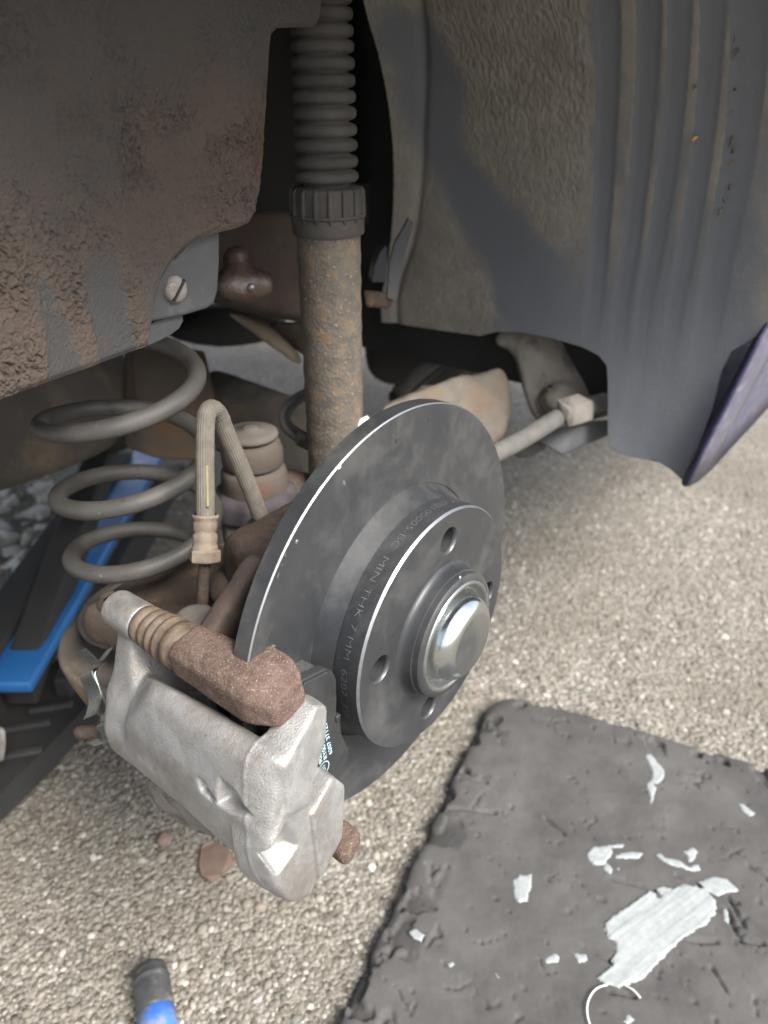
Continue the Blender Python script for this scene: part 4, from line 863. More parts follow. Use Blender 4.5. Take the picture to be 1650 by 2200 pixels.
# ------------------------------------------------------------------ trailing arm, knuckle, bump stop, cables behind the disc
def behind():
    # trailing arm running forward to its pivot
    root = empty('trailing_arm', at(900, 900, d=.72), 'dusty rust-stained trailing arm running forward behind the disc', 'suspension arm')
    def fa(P):
        s = s_hull(P, [at(x, y, d=d) for x, y, d in [(790, 872, .60), (900, 832, .63), (985, 800, .66), (985, 960, .68), (790, 1050, .62), (1090, 940, .72), (1095, 880, .71), (870, 850, .70), (1000, 830, .76), (900, 1000, .72)]], .008)
        s = smin(s, s_hull(P, [at(x, y, d=d) for x, y, d in [(975, 808, .66), (1030, 772, .68), (1080, 760, .70), (1112, 768, .715), (1118, 880, .73), (1085, 945, .72), (980, 950, .69), (1050, 800, .76), (1100, 900, .78)]], .012), .02)
        s = smin(s, s_caps(P, (-.085, .05, -.02), (-.10, .16, -.005), .035), .02)
        return s + .0022 * fbm(P * 60, 4)
    V, F = nets(fa, (-.30, .0, -.10), (.03, .38, .14), .0024); obj('arm_casting', V, F, M['arm'], root)
    V, F = nets(lambda P: s_hull(P, [(-.03, -.06, .055), (-.03, .05, .05), (-.03, .05, -.05), (-.03, -.06, -.05), (-.10, -.055, .045), (-.10, .08, .04), (-.10, .08, -.05), (-.10, -.05, -.05)], .012) + .0012 * fbm(P * 80, 3), (-.12, -.08, -.07), (-.01, .1, .075), .0028); obj('knuckle', V, F, M['rustdark'], root)
    V, F = nets(lambda P: smin(s_caps(P, at(500, 1265, d=.475), at(585, 1205, d=.50), .014, .016), s_caps(P, at(505, 1240, d=.49), at(520, 1320, d=.49), .010), .01) + .0016 * fbm(P * 120, 3), (-.18, -.09, -.05), (.0, .05, .11), .002); obj('rusty_lug', V, F, M['rustdark'], root)
    V, F = nets(lambda P: s_hull(P, [(-.20, -.10, -.06), (-.06, -.06, -.06), (-.20, .02, -.06), (-.06, .04, -.06), (-.20, -.09, -.03), (-.06, -.055, -.01), (-.21, .02, -.03), (-.06, .03, -.01)], .008) + .001 * fbm(P * 70, 3), (-.23, -.12, -.08), (-.04, .06, .01), .003); obj('seat_plate', V, F, M['brownrail'], root)
    c = at(570, 1160, d=.50); V, F = nets(lambda P: s_caps(P, c, c + np.array([-.01, .01, -.012]), .0165) + .0007 * fbm(P * 130, 3), c - .045, c + .045, .0022); obj('hose_clamp_boss', V, F, M['bracket'], root)
    V, F = nets(lambda P: s_hull(P, [at(x, y, d=d) for x, y, d in [(470, 1000, .60), (690, 990, .60), (690, 1180, .58), (470, 1200, .57), (470, 1060, .66), (690, 1060, .66), (480, 1180, .63), (690, 1200, .64)]], .01) + .0025 * fbm(P * 45, 4), (-.33, -.06, -.14), (-.04, .2, .11), .0036); obj('arm_pan', V, F, M['underpan'], root)
    # bump stop
    c = at(548, 1040, d=.585); rb = empty('bump_stop', c, 'stepped round rubber bump stop beside the hose, dusty brown', 'bump stop'); k = .585 / 1650
    V, F = lathe([(.0245, -.004), (.0250, .004), (.0245, .012), (.0228, .0155), (.0190, .0160), (.0190, .0172), (.0222, .0180), (.0228, .0195), (.0230, .028), (.0215, .034), (.0195, .0368), (.0150, .0372), (.0150, .039)], c, (0, 0, 1), 64); obj('rubber_body', V, F, M['stop'], rb)
    V, F = lathe([(.0150, .0388), (.0196, .0392), (.0204, .0412), (.0196, .0432), (.0150, .0448), (.0060, .0455), (.0056, .0468), (.0030, .0474), (.0002, .0474)], c, (0, 0, 1), 64); obj('top_cap', V, F, M['dustcap'], rb)
    V, F = lathe([(.0300, -.022), (.0310, -.010), (.0290, -.004), (.0240, -.002)], c, (0, 0, 1), 64, lambda t, i: 1 + .05 * math.sin(7 * t)); obj('base_ring', V, F, M['mauve'], rb)
    # looped cable by the damper
    for i, ps in enumerate([[(662, 838, .60), (630, 858, .60), (608, 885, .60), (610, 915, .60), (635, 940, .60), (672, 962, .60)], [(664, 848, .61), (636, 866, .61), (618, 890, .61), (622, 912, .61), (648, 932, .61), (676, 946, .61)]]):
        r = empty('cable', at(635, 940, d=.6), ('thin grey cable looping behind the bump stop', 'second grey cable inside the loop beside the damper')[i], 'cable', 'looped cables'); V, F = tube(spline([at(x, y, d=d) for x, y, d in ps], 8), .0028, 12); obj('cable_sheath', V, F, M['cable'], r)
        V, F = tube([at(640, 945 - 12 * i, d=.598), at(670, 960 - 14 * i, d=.598)], .0042, 12); obj('cable_ferrule', V, F, M['bracket'], r)
    # handbrake rod with its clamp block
    r = empty('brake_pipe', at(1140, 930, d=.64), 'grey steel rod leading from behind the disc to a square clamp', 'rod')
    V, F = tube(spline([at(1040, 985, d=.60), at(1120, 945, d=.635), at(1205, 893, d=.67)], 6), .0078, 20); obj('rod_tube', V, F, M['cable'], r)
    V, F = hull([at(x, y, d=d) for x, y, d in [(1196, 858, .66), (1242, 846, .675), (1272, 862, .675), (1222, 880, .655), (1222, 918, .66), (1272, 902, .678), (1200, 895, .67), (1250, 850, .71), (1280, 870, .71), (1275, 905, .71)]], .0006); obj('clamp_block', V, F, M['bracket'], r)
    V, F = tube(spline([at(1240, 880, d=.69), at(1300, 862, d=.71)], 4), .0085, 16); obj('rod_tail', V, F, M['cable'], r)
    # body bracket with the arched opening
    r = empty('body_bracket', at(1180, 900, d=.75), 'dusty grey arched body bracket holding the arm pivot, under the liner', 'bracket')
    def fb(P):
        s = s_hull(P, [at(x, y, d=d) for x, y, d in [(1040, 722, .745), (1080, 705, .75), (1200, 700, .75), (1320, 780, .76), (1330, 900, .77), (1190, 940, .74), (1140, 905, .735), (1120, 800, .735), (1100, 700, .82), (1330, 760, .84), (1330, 900, .84), (1180, 930, .80)]], .008)
        s = smax(s, -s_hull(P, [at(x, y, d=d) for x, y, d in [(1035, 760, .60), (1085, 742, .60), (1110, 760, .60), (1118, 800, .60), (1116, 880, .60), (1150, 930, .60), (1000, 950, .60), (1035, 760, .95), (1085, 742, .95), (1110, 760, .95), (1118, 800, .95), (1112, 880, .95), (1140, 930, .95), (1000, 950, .95)]], .006), .008)
        c1 = at(1195, 858, d=.735); s = smin(s, np.abs(s_caps(P, c1, c1 + (0, .006, 0), .014)) - .002, .003)
        return s + .0014 * fbm(P * 60, 3)
    V, F = nets(fb, (-.22, .28, -.02), (.08, .50, .12), .0035); obj('bracket_shell', V, F, M['bracket'], r)
    V, F = hull([at(x, y, d=d) for x, y, d in [(1140, 940, .70), (1240, 905, .70), (1310, 900, .72), (1310, 935, .72), (1215, 975, .70), (1205, 978, .70), (1215, 960, .76), (1310, 920, .78)]], .002); obj('lower_plate', V, F, M['plas'], r)
    V, F = hull([at(x, y, d=d) for x, y, d in [(1090, 965, .73), (1165, 940, .72), (1175, 965, .72), (1130, 988, .73), (1110, 985, .74), (1110, 955, .78), (1160, 950, .78)]], .003); obj('bush', V, F, M['cable'], r)
    # chassis rail and rusty mount between liner and damper
    r = empty('chassis_rail', at(560, 640, d=.62), 'brown chassis rail with a rounded end lug, between liner and shock absorber', 'chassis rail')
    V, F = nets(lambda P: s_hull(P, [at(x, y, d=d) for x, y, d in [(440, 450, .58), (660, 450, .60), (660, 690, .62), (600, 692, .62), (470, 660, .58), (440, 600, .57), (660, 480, .72), (660, 700, .72), (440, 650, .70)]], .006) + .0012 * fbm(P * 60, 3), (-.40, .0, .08), (-.12, .30, .30), .0034); obj('rail_web', V, F, M['brownrail'], r)
    c = at(538, 630, d=.535)
    V, F = nets(lambda P: smin(s_caps(P, at(495, 615, d=.525), at(565, 612, d=.535), .0105, .0095), s_caps(P, at(510, 560, d=.53), at(520, 620, d=.53), .010), .008) + .0008 * fbm(P * 120, 3), c - .05, c + .05, .0018); obj('end_lug', V, F, M['wetbrown'], r)
    V, F = lathe([(.0001, .0022), (.0022, .0018), (.0028, 0)], at(540, 617, d=.519), -ray(540, 617), 16); obj('bare_rivet', V, F, M['machined'], r)
    V, F = nets(lambda P: s_hull(P, [at(x, y, d=d) for x, y, d in [(470, 665, .64), (520, 670, .66), (580, 700, .68), (650, 770, .72), (655, 800, .72), (600, 755, .70), (540, 690, .68), (500, 665, .72), (600, 700, .76), (655, 760, .78)]], .004) + .001 * fbm(P * 60, 2), (-.60, .05, -.05), (-.15, .45, .2), .004); obj('tan_stay', V, F, M['tanrail'], r)
    V, F = nets(lambda P: s_hull(P, [at(x, y, d=d) for x, y, d in [(560, 690, .70), (660, 690, .70), (660, 775, .74), (600, 710, .72), (660, 700, .80), (600, 700, .8)]], .004), (-.60, .05, -.05), (-.1, .5, .2), .005); obj('rust_gusset', V, F, M['brownrail'], r)
    V, F = hull([at(x, y, d=d) for x, y, d in [(780, 622, .60), (838, 628, .60), (850, 640, .61), (838, 665, .61), (785, 660, .60), (790, 640, .66), (840, 645, .66)]], .002); obj('rusty_stub', V, F, M['brownrail'], r)
    # exhaust box and rusty sheet behind the spring
    r = empty('exhaust_silencer', at(100, 950, d=.68), 'large dull grey-brown exhaust box behind the coil spring', 'exhaust box')
    V, F = nets(lambda P: s_hull(P, [at(x, y, d=d) for x, y, d in [(-220, 870, .56), (-20, 770, .58), (285, 770, .70), (300, 940, .72), (290, 982, .72), (-20, 1105, .60), (-220, 1190, .55), (285, 700, .9), (-220, 700, .75), (300, 900, .92)]], .025) + .0015 * fbm(P * 25, 3), (-.85, -.35, -.12), (-.1, .35, .32), .006); obj('box_shell', V, F, M['silencer'], r)
    P = spline([at(284, 760, d=.695), at(288, 850, d=.70), at(292, 940, d=.705)], 5); V, F = tube(P, .0016, 8); obj('seam', V, F, M['brownrail'], r)
    V, F = hull([at(x, y, d=d) for x, y, d in [(262, 740, .74), (440, 750, .79), (476, 900, .77), (446, 990, .75), (330, 985, .74), (262, 960, .74), (430, 780, .84), (440, 980, .82)]], .004); rs = obj('heat_shield', V, F, M['sheet'], r)
    # dark underbody clutter seen over the arm
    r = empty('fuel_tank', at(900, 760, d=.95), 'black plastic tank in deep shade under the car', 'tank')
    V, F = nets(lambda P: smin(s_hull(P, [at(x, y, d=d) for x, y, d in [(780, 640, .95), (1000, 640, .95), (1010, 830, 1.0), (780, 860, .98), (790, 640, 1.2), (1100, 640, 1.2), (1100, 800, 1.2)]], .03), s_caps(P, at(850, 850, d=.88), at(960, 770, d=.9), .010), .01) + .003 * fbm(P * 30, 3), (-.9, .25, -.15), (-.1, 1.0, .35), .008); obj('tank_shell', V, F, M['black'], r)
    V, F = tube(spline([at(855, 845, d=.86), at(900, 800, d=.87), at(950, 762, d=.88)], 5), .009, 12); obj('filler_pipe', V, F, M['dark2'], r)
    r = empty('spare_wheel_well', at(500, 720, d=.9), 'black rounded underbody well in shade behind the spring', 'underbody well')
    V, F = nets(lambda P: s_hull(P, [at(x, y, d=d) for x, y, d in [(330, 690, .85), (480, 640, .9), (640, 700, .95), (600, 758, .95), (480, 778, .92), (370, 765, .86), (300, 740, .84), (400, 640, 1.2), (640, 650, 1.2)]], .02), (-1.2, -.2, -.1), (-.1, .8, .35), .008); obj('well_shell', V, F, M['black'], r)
    # crossmember between spring and bump stop
    r = empty('axle_beam', at(520, 860, d=.75), 'dark dusty rear axle beam crossing behind the bump stop', 'axle beam')
    V, F = nets(lambda P: s_hull(P, [at(x, y, d=d) for x, y, d in [(445, 782, .80), (560, 830, .75), (690, 872, .71), (690, 1030, .68), (560, 1030, .70), (425, 970, .75), (415, 860, .80), (560, 860, .9), (690, 880, .84)]], .006) + .0012 * fbm(P * 50, 3), (-.62, .0, -.12), (-.08, .45, .16), .0045); obj('beam_shell', V, F, M['beam'], r)
M['underpan'] = mat('pan_dirt', (.06, .052, .045), (.11, .098, .084), 45, .9, 0, .6, 400, (.13, .075, .06), 25, .6, spec=.15)
M['stop'] = mat('stop_rubber', (.092, .075, .063), (.12, .10, .085), 60, .85, 0, .3, 700, (.16, .085, .06), 30, .6, spec=.2)
M['dustcap'] = mat('dust_cap', (.13, .115, .10), (.16, .143, .125), 60, .9, 0, .2, 700, spec=.15)
M['wetbrown'] = mat('waxy_brown', (.040, .028, .022), (.075, .052, .04), 60, .3, 0, .6, 500, (.13, .085, .055), 60, .62, spec=.6)
M['tanrail'] = mat('tan_rail', (.16, .125, .09), (.20, .16, .115), 40, .8, 0, .2, 400)
M['dark2'] = mat('dark_grey_pipe', (.05, .048, .045), (.07, .066, .06), 40, .8)
M['beam'] = mat('beam_dirt', (.055, .05, .045), (.09, .081, .071), 40, .9, 0, .6, 300, (.12, .08, .052), 22, .6, spec=.2)
behind()
# ------------------------------------------------------------------ kneeling mat
def mat_material():
    m = bpy.data.materials.new('mat_foam'); m.use_nodes = True; t = m.node_tree; b = t.nodes['Principled BSDF']; N = t.nodes.new; Lk = t.links.new
    tc = N('ShaderNodeTexCoord')
    def noise(s, d=6, r=.6):
        n = N('ShaderNodeTexNoise'); n.inputs['Scale'].default_value = s; n.inputs['Detail'].default_value = d; n.inputs['Roughness'].default_value = r; Lk(tc.outputs['Object'], n.inputs['Vector']); return n.outputs['Fac']
    r = N('ShaderNodeValToRGB'); Lk(noise(14, 8, .65), r.inputs[0]); e = r.color_ramp.elements; e[0].position = .3; e[1].position = .7; e[0].color = (.045, .0435, .042, 1); e[1].color = (.092, .0885, .085, 1)
    Lk(r.outputs[0], b.inputs['Base Color']); b.inputs['Roughness'].default_value = .8; b.inputs['Specular IOR Level'].default_value = .25
    bp = N('ShaderNodeBump'); bp.inputs['Strength'].default_value = .5; bp.inputs['Distance'].default_value = .0012; Lk(noise(190, 8, .72), bp.inputs['Height']); Lk(bp.outputs[0], b.inputs['Normal'])
    return m
def kneeling_mat():
    c0 = np.append(mO, GZ); E1 = np.append(e1, 0); E2 = np.append(e2, 0)
    root = empty('kneeling_mat', c0 + E1 * .3 + E2 * .2, 'worn black foam kneeling mat with white grease smears on the ground', 'mat')
    R = .042; st = .0016; u = np.arange(0, MAT_L1 + st, st); v = np.arange(0, MAT_L2 + st, st)
    # rounded rectangle by mapping: distance field clipped, heights fall off at the edge
    U, Vv = np.meshgrid(u, v, indexing='ij')
    def sd(U, Vv):
        qx = np.abs(U - MAT_L1 / 2) - (MAT_L1 / 2 - R); qy = np.abs(Vv - MAT_L2 / 2) - (MAT_L2 / 2 - R)
        return np.hypot(np.maximum(qx, 0), np.maximum(qy, 0)) + np.minimum(np.maximum(qx, qy), 0) - R
    # pull outside grid points onto the outline
    for _ in range(3):
        s = sd(U, Vv); e = 1e-4; gx = (sd(U + e, Vv) - sd(U - e, Vv)) / (2 * e); gy = (sd(U, Vv + e) - sd(U, Vv - e)) / (2 * e); o = np.maximum(s, 0); U = U - gx * o; Vv = Vv - gy * o
    s = sd(U, Vv); e = 1e-4; gx = (sd(U + e, Vv) - sd(U - e, Vv)) / (2 * e); gy = (sd(U, Vv + e) - sd(U, Vv - e)) / (2 * e)
    rag = np.exp(s / .004) * (.0016 * fbm(np.stack([U * 55, Vv * 55, 0 * U + 4.1], -1), 3) - .0022 * np.clip((fbm(np.stack([U * 90, Vv * 90, 0 * U + 8.1], -1), 2) - .2) / .2, 0, 1)); U = U + gx * rag; Vv = Vv + gy * rag
    P = lambda k: np.stack([U * k, Vv * k, np.full_like(U, 2.2)], -1)
    edge_n = .0025 * fbm(P(60), 3)
    z = MAT_T - .005 * np.exp(s / .005) + .0020 * fbm(P(18), 3)
    # pits, short curved nicks and a few long cuts
    w = P(46); wv = w + .8 * np.stack([fbm(P(30) + 7, 2), fbm(P(30) + 3, 2), 0 * U], -1)
    ln = np.abs(fbm(wv, 2)); msk = np.clip((fbm(P(38) + 21, 3) - .22) / .12, 0, 1)
    z -= .0026 * np.exp(-(ln / .014) ** 2) * msk; z += .0016 * fbm(P(70) + 2, 3) * np.clip(.3 + fbm(P(12) + 8, 2), 0, 1)
    z -= .0020 * np.clip((fbm(P(140) + 4, 3) - .50) / .10, 0, 1); z -= .0030 * np.clip((fbm(P(26) + 14, 4) - .34) / .10, 0, 1) * np.exp(-(np.abs(fbm(P(60) + 19, 2)) / .05) ** 2)
    near = np.clip(1 + s / .035, 0, 1); z -= near * .008 * np.clip((fbm(P(60) + 11, 3) - .06) / .10, 0, 1)
    def cut(x0, y0, x1, y1, wd=.0012, dep=.004):
        nonlocal z
        a = (at(x0, y0, z=GZ + MAT_T) - c0)[:2]; b = (at(x1, y1, z=GZ + MAT_T) - c0)[:2]; Em = np.stack([e1, e2], 1); a = np.linalg.solve(Em, a); b = np.linalg.solve(Em, b)
        Q = np.stack([U, Vv], -1); h = np.clip(((Q - a) @ (b - a)) / ((b - a) @ (b - a)), 0, 1); wob = .0012 * fbm(P(120) + 5, 2)
        d = np.linalg.norm(Q - a - h[..., None] * (b - a), axis=-1) + wob; z = z - dep * np.exp(-(d / wd) ** 2)
    for q in [(1310, 1884, 1410, 1912), (1455, 1878, 1585, 1938), (1255, 2033, 1312, 2066), (1480, 2022, 1540, 2022), (1562, 1950, 1590, 2020), (1590, 2020, 1640, 2026), (1170, 1755, 1212, 1790), (968, 1735, 1065, 1745), (985, 1665, 1045, 1680), (1565, 1925, 1600, 1990), (1530, 2080, 1560, 2130), (1610, 1860, 1650, 1890), (880, 1915, 935, 1950), (1310, 2130, 1365, 2140)]: cut(*q)
    Um = U + np.where(s > -.012, 1, 0) * edge_n * 0; top = c0 + U[..., None] * E1 + Vv[..., None] * E2 + np.stack([0 * z, 0 * z, z], -1)
    nu, nv = U.shape; F = [(i * nv + j, (i + 1) * nv + j, (i + 1) * nv + j + 1, i * nv + j + 1) for i in range(nu - 1) for j in range(nv - 1)]
    rim = [i * nv for i in range(nu)] + [(nu - 1) * nv + j for j in range(1, nv)] + [i * nv + nv - 1 for i in range(nu - 2, -1, -1)] + [j for j in range(nv - 2, 0, -1)]
    Vt = [tuple(q) for q in top.reshape(-1, 3)]; b0 = len(Vt)
    for q in rim:
        p = np.array(Vt[q]); k = 1
        Vt.append((p[0], p[1], GZ + .001))
    m = len(rim); F += [(rim[i], b0 + i, b0 + (i + 1) % m, rim[(i + 1) % m]) for i in range(m)]
    obj('foam_slab', Vt, F, mat_material(), root)
    # grease / paint smears
    def smear(ol, h=.0016, streak=None, res=.0009, lab=None, rag=.002):
        q = np.array([(at(x, y, z=GZ + MAT_T) - c0)[:2] for x, y in ol]); Em = np.stack([e1, e2], 1); q = np.linalg.solve(Em, q.T).T
        lo = q.min(0) - .006; hi = q.max(0) + .006; X, Y = np.meshgrid(np.arange(lo[0], hi[0], res), np.arange(lo[1], hi[1], res), indexing='ij'); G = np.stack([X, Y], -1)
        ins = np.zeros(X.shape, bool); dist = np.full(X.shape, 9.0); n = len(q)
        for i in range(n):
            a, b = q[i], q[(i + 1) % n]; c_ = ((a[1] > Y) != (b[1] > Y)) & (X < (b[0] - a[0]) * (Y - a[1]) / (b[1] - a[1] + 1e-12) + a[0]); ins ^= c_
            hh = np.clip(((G - a) @ (b - a)) / ((b - a) @ (b - a) + 1e-12), 0, 1); dist = np.minimum(dist, np.linalg.norm(G - a - hh[..., None] * (b - a), axis=-1))
        sdv = np.where(ins, dist, -dist); N3 = lambda k, o=0: np.stack([X * k + o, Y * k + o, np.full_like(X, 1.3)], -1)
        sdv = sdv + rag * fbm(N3(170), 4)
        if streak is not None:
            a = np.linalg.solve(Em, (at(*streak[1], z=GZ) - at(*streak[0], z=GZ))[:2]); a /= np.linalg.norm(a); b = np.array([-a[1], a[0]]); st_ = np.stack([(G @ b) * 300, (G @ a) * 28, np.zeros_like(X)], -1); sn = fbm(st_, 3); sdv = sdv + .0016 * sn
        else: sn = fbm(N3(260, 4), 3)
        keep = sdv > -.0006; ht = np.clip(sdv / .0015, 0, 1) ** .6 * h * (.8 + .28 * sn) 
        base = np.array([0., 0., 0.]); ii = np.clip(((X) / st).astype(int), 0, nu - 1); jj = np.clip((Y / st).astype(int), 0, nv - 1); zz = MAT_T + .0020 * fbm(np.stack([X * 18, Y * 18, np.full_like(X, 2.2)], -1), 3)
        idx = -np.ones(X.shape, int); idx[keep] = np.arange(keep.sum()); Pn = c0 + X[..., None] * E1 + Y[..., None] * E2 + np.stack([0 * X, 0 * X, zz + ht - .0002], -1)
        ok = keep[:-1, :-1] & keep[1:, :-1] & keep[1:, 1:] & keep[:-1, 1:]; w_ = np.argwhere(ok)
        if len(w_) == 0: return
        F_ = [(idx[i, j], idx[i + 1, j], idx[i + 1, j + 1], idx[i, j + 1]) for i, j in w_]; o = obj('grease_smear', Pn[keep], F_, M['paintw'], root)
    S_ = ((1300, 2080), (1500, 1920))
    smear([(1297, 1985), (1330, 1955), (1395, 1915), (1412, 1925), (1440, 1908), (1480, 1900), (1515, 1908), (1538, 1935), (1540, 1965), (1518, 1990), (1470, 2012), (1430, 2050), (1385, 2100), (1330, 2125), (1300, 2120), (1280, 2100), (1315, 2075), (1322, 2030), (1300, 2010)], .0022, S_, rag=.003)
    smear([(1410, 1910), (1425, 1903), (1448, 1908), (1440, 1922), (1420, 1922)], .0016)
    smear([(1262, 1832), (1275, 1818), (1310, 1815), (1318, 1830), (1300, 1855), (1275, 1858), (1264, 1848)], .002)
    smear([(1300, 1850), (1320, 1868), (1312, 1880), (1298, 1866)], .0015); smear([(1312, 1815), (1345, 1812), (1340, 1820), (1315, 1824)], .0012); smear([(1318, 1835), (1370, 1828), (1388, 1832), (1370, 1846), (1325, 1842)], .0014); smear([(1322, 1866), (1336, 1860), (1330, 1874)], .001)
    smear([(1408, 1836), (1420, 1832), (1428, 1842), (1458, 1846), (1480, 1862), (1502, 1852), (1505, 1866), (1490, 1872), (1455, 1862), (1425, 1850)], .0016); smear([(1465, 1828), (1490, 1818), (1500, 1828), (1490, 1850), (1480, 1852), (1478, 1836)], .0016)
    smear([(1500, 1895), (1535, 1882), (1560, 1888), (1590, 1912), (1570, 1916), (1540, 1924), (1515, 1912)], .0015)
    smear([(1385, 1622), (1400, 1620), (1412, 1638), (1426, 1652), (1425, 1675), (1412, 1686), (1400, 1680), (1398, 1650)], .002); smear([(1386, 1682), (1400, 1678), (1412, 1695), (1405, 1712), (1402, 1728), (1396, 1726), (1396, 1704)], .0016)
    smear([(1585, 1725), (1598, 1728), (1620, 1748), (1612, 1756), (1594, 1742)], .0012, ((1585, 1725), (1620, 1756))); smear([(1100, 1890), (1118, 1880), (1142, 1878), (1140, 1905), (1132, 1935), (1110, 1938), (1100, 1920)], .0018, ((1120, 1938), (1120, 1878)))
    smear([(878, 2000), (895, 1995), (912, 2008), (905, 2025), (888, 2015)], .0014); smear([(1168, 2062), (1190, 2050), (1202, 2056), (1196, 2070), (1172, 2074)], .0014); smear([(1232, 2050), (1258, 2052), (1262, 2066), (1244, 2070)], .0014)
    smear([(962, 2072), (974, 2066), (978, 2074), (966, 2082)], .001); smear([(1062, 2090), (1068, 2088), (1076, 2102), (1068, 2104)], .0008); smear([(1340, 2195), (1352, 2182), (1360, 2190), (1350, 2205)], .001); pass
    smear([(1555, 1945), (1562, 1950), (1566, 1985), (1558, 1975)], .0008)
    def thread(pts, nm, lab):
        P = spline([at(x, y, z=GZ + MAT_T + hh) for x, y, hh in pts], 10); o = obj(nm, *tube(P, .0006, 8), M['fibre']); tag(o, lab, 'thread', 'loose threads')
    thread([(1305, 2115, .002), (1280, 2125, .003), (1264, 2150, .004), (1262, 2180, .004), (1272, 2215, .003)], 'nylon_thread', 'long curved white thread hanging from the big grease smear')
    thread([(1345, 2118, .002), (1362, 2128, .004), (1376, 2144, .003)], 'nylon_thread', 'short white thread at the right of the big grease smear')
kneeling_mat()

# ------------------------------------------------------------------ tool handle on the ground
def tool_handle():
    p1 = at(325, 2104, z=GZ + .0165); p2 = at(352, 2300, z=GZ + .0165); ax = p2 - p1; ax /= np.linalg.norm(ax); r = .0165
    root = empty('tool_handle', p1 - (0, 0, .0165), 'blue and black round tool grip lying on the ground at bottom left', 'tool handle')
    V, F = lathe([(.0002, -.010), (.0104, -.0098), (.0124, -.0085), (.0129, -.004), (.0130, -.001), (.0141, 0), (.0143, .002), (.0137, .003), (.0141, .006), (.0141, .026), (.0136, .027)], p1, ax, 48); obj('end_cap', V, F, M['gripblack'], root)
    V, F = lathe([(.0135, .027), (.0144, .0275), (.0144, .050), (.0139, .0506), (.0139, .0525), (.0145, .053), (.0146, .085), (.0139, .086), (.0139, .088), (.0146, .089), (.0144, .16)], p1, ax, 48); obj('blue_sleeve', V, F, M['gripblue'], root)
    V, F = lathe([(.0144, .16), (.0061, .165), (.0052, .30), (.0002, .30)], p1, ax, 32); obj('steel_shaft', V, F, M['steel'], root)
tool_handle()

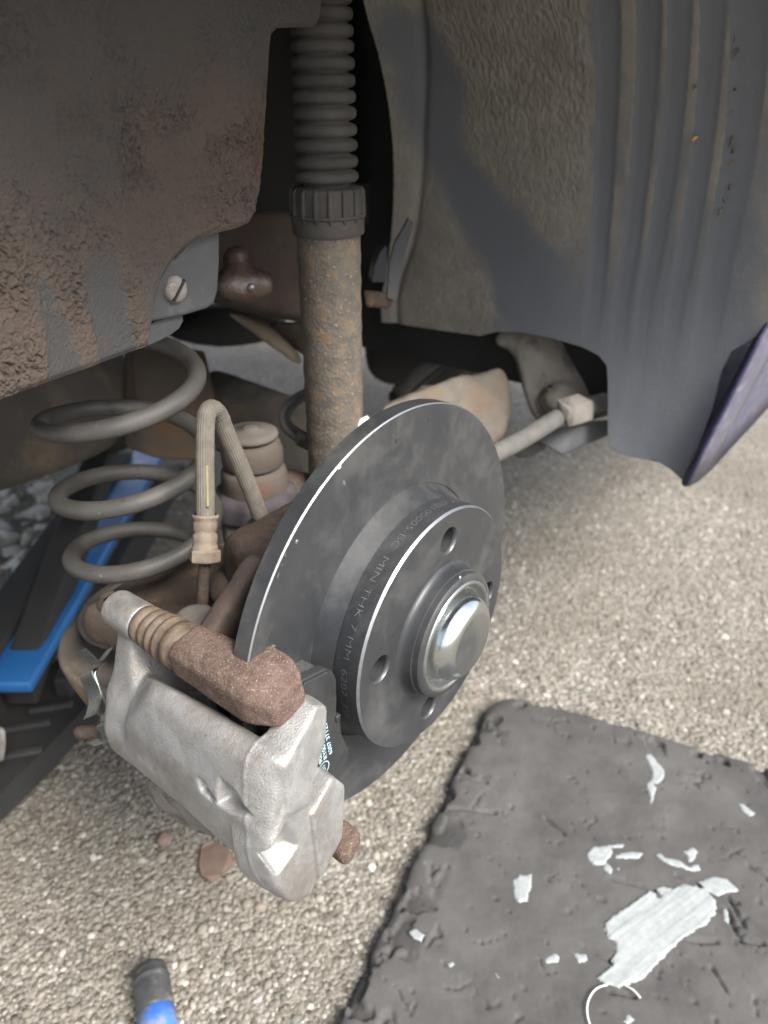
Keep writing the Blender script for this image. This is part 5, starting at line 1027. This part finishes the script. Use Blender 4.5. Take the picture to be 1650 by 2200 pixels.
# ------------------------------------------------------------------ trolley jack under the car
def jack():
    g0 = at(30, 1440, z=GZ + .10); g1 = at(310, 985, z=GZ + .10); ax = g1 - g0; ax[2] = 0; Ln = np.linalg.norm(ax); ax /= Ln; sd = np.array([-ax[1], ax[0], 0])
    root = empty('trolley_jack', np.array([g0[0], g0[1], GZ]) + ax * .1, 'blue and black trolley jack standing under the car at left', 'jack')
    if (FR.T @ sd)[0] > 0: sd = -sd                                       # sd points to the left of the picture
    def plate(off, h0, h1, m, nm, s0=-.08, s1=.55, w=.008):
        ol = []
        b = np.array([g0[0], g0[1], 0])
        for s, z in ((s0, h0), (s0, h1 * .8), (s0 + .08, h1), (s1 - .1, h1), (s1, h1 * .62), (s1, h0)): ol.append(b + ax * s + sd * off + np.array([0, 0, GZ + z]))
        V, F = prism(ol, sd * -w, sd * w); o = obj(nm, V, F, m, root, smooth=False); bv = o.modifiers.new('b', 'BEVEL'); bv.width = .003; bv.segments = 2
    bq = np.array([g0[0], g0[1], 0]); V, F = hull([bq + ax * s_ + sd * o_ + np.array([0, 0, GZ + z_]) for s_ in (-.02, .62) for o_ in (-.024, .026) for z_ in (.086, .100)], .003); obj('blue_rail', V, F, M['jackblue'], root)
    plate(.048, .03, .108, M['black'], 'side_plate', -.30, .62, .024)
    plate(-.034, .03, .085, M['black'], 'side_plate', .02, .60, .009)
    bl = [at(x, y, z=GZ + .045) for x, y in ((-140, 1520), (-20, 1462), (90, 1446), (215, 1335), (236, 1470), (182, 1522), (100, 1608), (0, 1705), (-140, 1830))]
    V, F = prism(bl, np.zeros(3), np.array([0, 0, -.03])); o = obj('base_plate', V, F, M['black'], root, smooth=False)
    for x, y in ((60, 1560), (110, 1520), (40, 1620)):
        c = at(x, y, z=GZ + .046); V, F = hull(boxpts(c, (.022, .004, .003), .9, 'al'), .001); obj('base_rib', V, F, M['darkrub'], root)
    b = np.array([g0[0], g0[1], 0])
    V, F = hull([b + ax * s + sd * o + np.array([0, 0, GZ + z]) for s, z in ((.0, .05), (.0, .09), (.35, .20), (.38, .17)) for o in (-.015, .02)], .004); obj('lift_arm', V, F, M['black'], root)
    V, F = lathe([(.0002, .03), (.03, .03), (.034, .024), (.034, 0), (.0002, 0)], b + ax * .37 + sd * .0 + np.array([0, 0, GZ + .19]), (0, 0, 1), 32); obj('saddle', V, F, M['black'], root)
    for s, o in ((-.26, .09), (.56, .09)):
        V, F = lathe([(.0002, -.015), (.026, -.015), (.029, -.011), (.029, .011), (.026, .015), (.0002, .015)], b + ax * s + sd * o + np.array([0, 0, GZ + .03]), sd, 32); obj('wheel', V, F, M['black'], root)
    V, F = hull([at(x, y, d=d) for x, y, d in [(-20, 1555, .70), (12, 1560, .70), (16, 1600, .70), (10, 1640, .71), (-20, 1640, .71), (-20, 1600, .76)]], .006); obj('pivot_nut', V, F, M['steel'], root)
jack()

# ------------------------------------------------------------------ loose bits on the ground
def bits():
    ol = [(432, 1880), (428, 1850), (436, 1818), (470, 1808), (500, 1835), (497, 1862), (470, 1885), (450, 1892)]
    q = spline([at(x, y, z=GZ + .0045) for x, y in ol + ol[:1]], 4)[:-1]; q = q + np.stack([0 * q[:, 0], 0 * q[:, 0], .0016 * np.sin(np.arange(len(q)) * .9)], 1); V, F = prism(list(q), np.zeros(3), np.array([0, 0, -.0012]))
    o = obj('dead_leaf', V, F, M['leaf'], None, smooth=False); tag(o, 'flat reddish-brown dead leaf on the ground below the caliper', 'leaf')
    def rock(x, y, r, m, nm, lab):
        c = at(x, y, z=GZ + r * .4); V, F = hull([c + RNG.normal(0, 1, 3) / 1.6 * np.array([r, r, r * .6]) for _ in range(22)], r * .12); o = obj(nm, V, F, m, None); tag(o, lab, 'stone', 'loose stones')
    rock(352, 1798, .008, M['stonered'], 'loose_stone', 'small reddish stone left of the dead leaf, below the caliper')
    rock(320, 2140, .005, M['stonered'], 'loose_stone', 'small brown stone left beside the blue tool grip') if False else None
    # pale rubble in the light beyond the jack
    parts = []
    for i in range(70):
        x, y = RNG.uniform(-60, 170), RNG.uniform(1040, 1340)
        if y > 1345 - 1.7 * max(0, x - 5): continue
        r = RNG.uniform(.006, .022); c = at(x, y, z=GZ + r * .3); parts.append(hull([c + RNG.normal(0, 1, 3) / 1.7 * np.array([r, r, r * .6]) for _ in range(18)], r * .1, 1))
    o = obj('rubble', *merge(*parts), M['pale'], None); tag(o, 'heap of pale grey broken rubble on the ground beyond the jack, left edge', 'rubble', kind='stuff')
M['pale'] = mat('pale_rubble', (.55, .54, .51), (.34, .33, .30), 60, .9, 0, .5, 300)
bits()
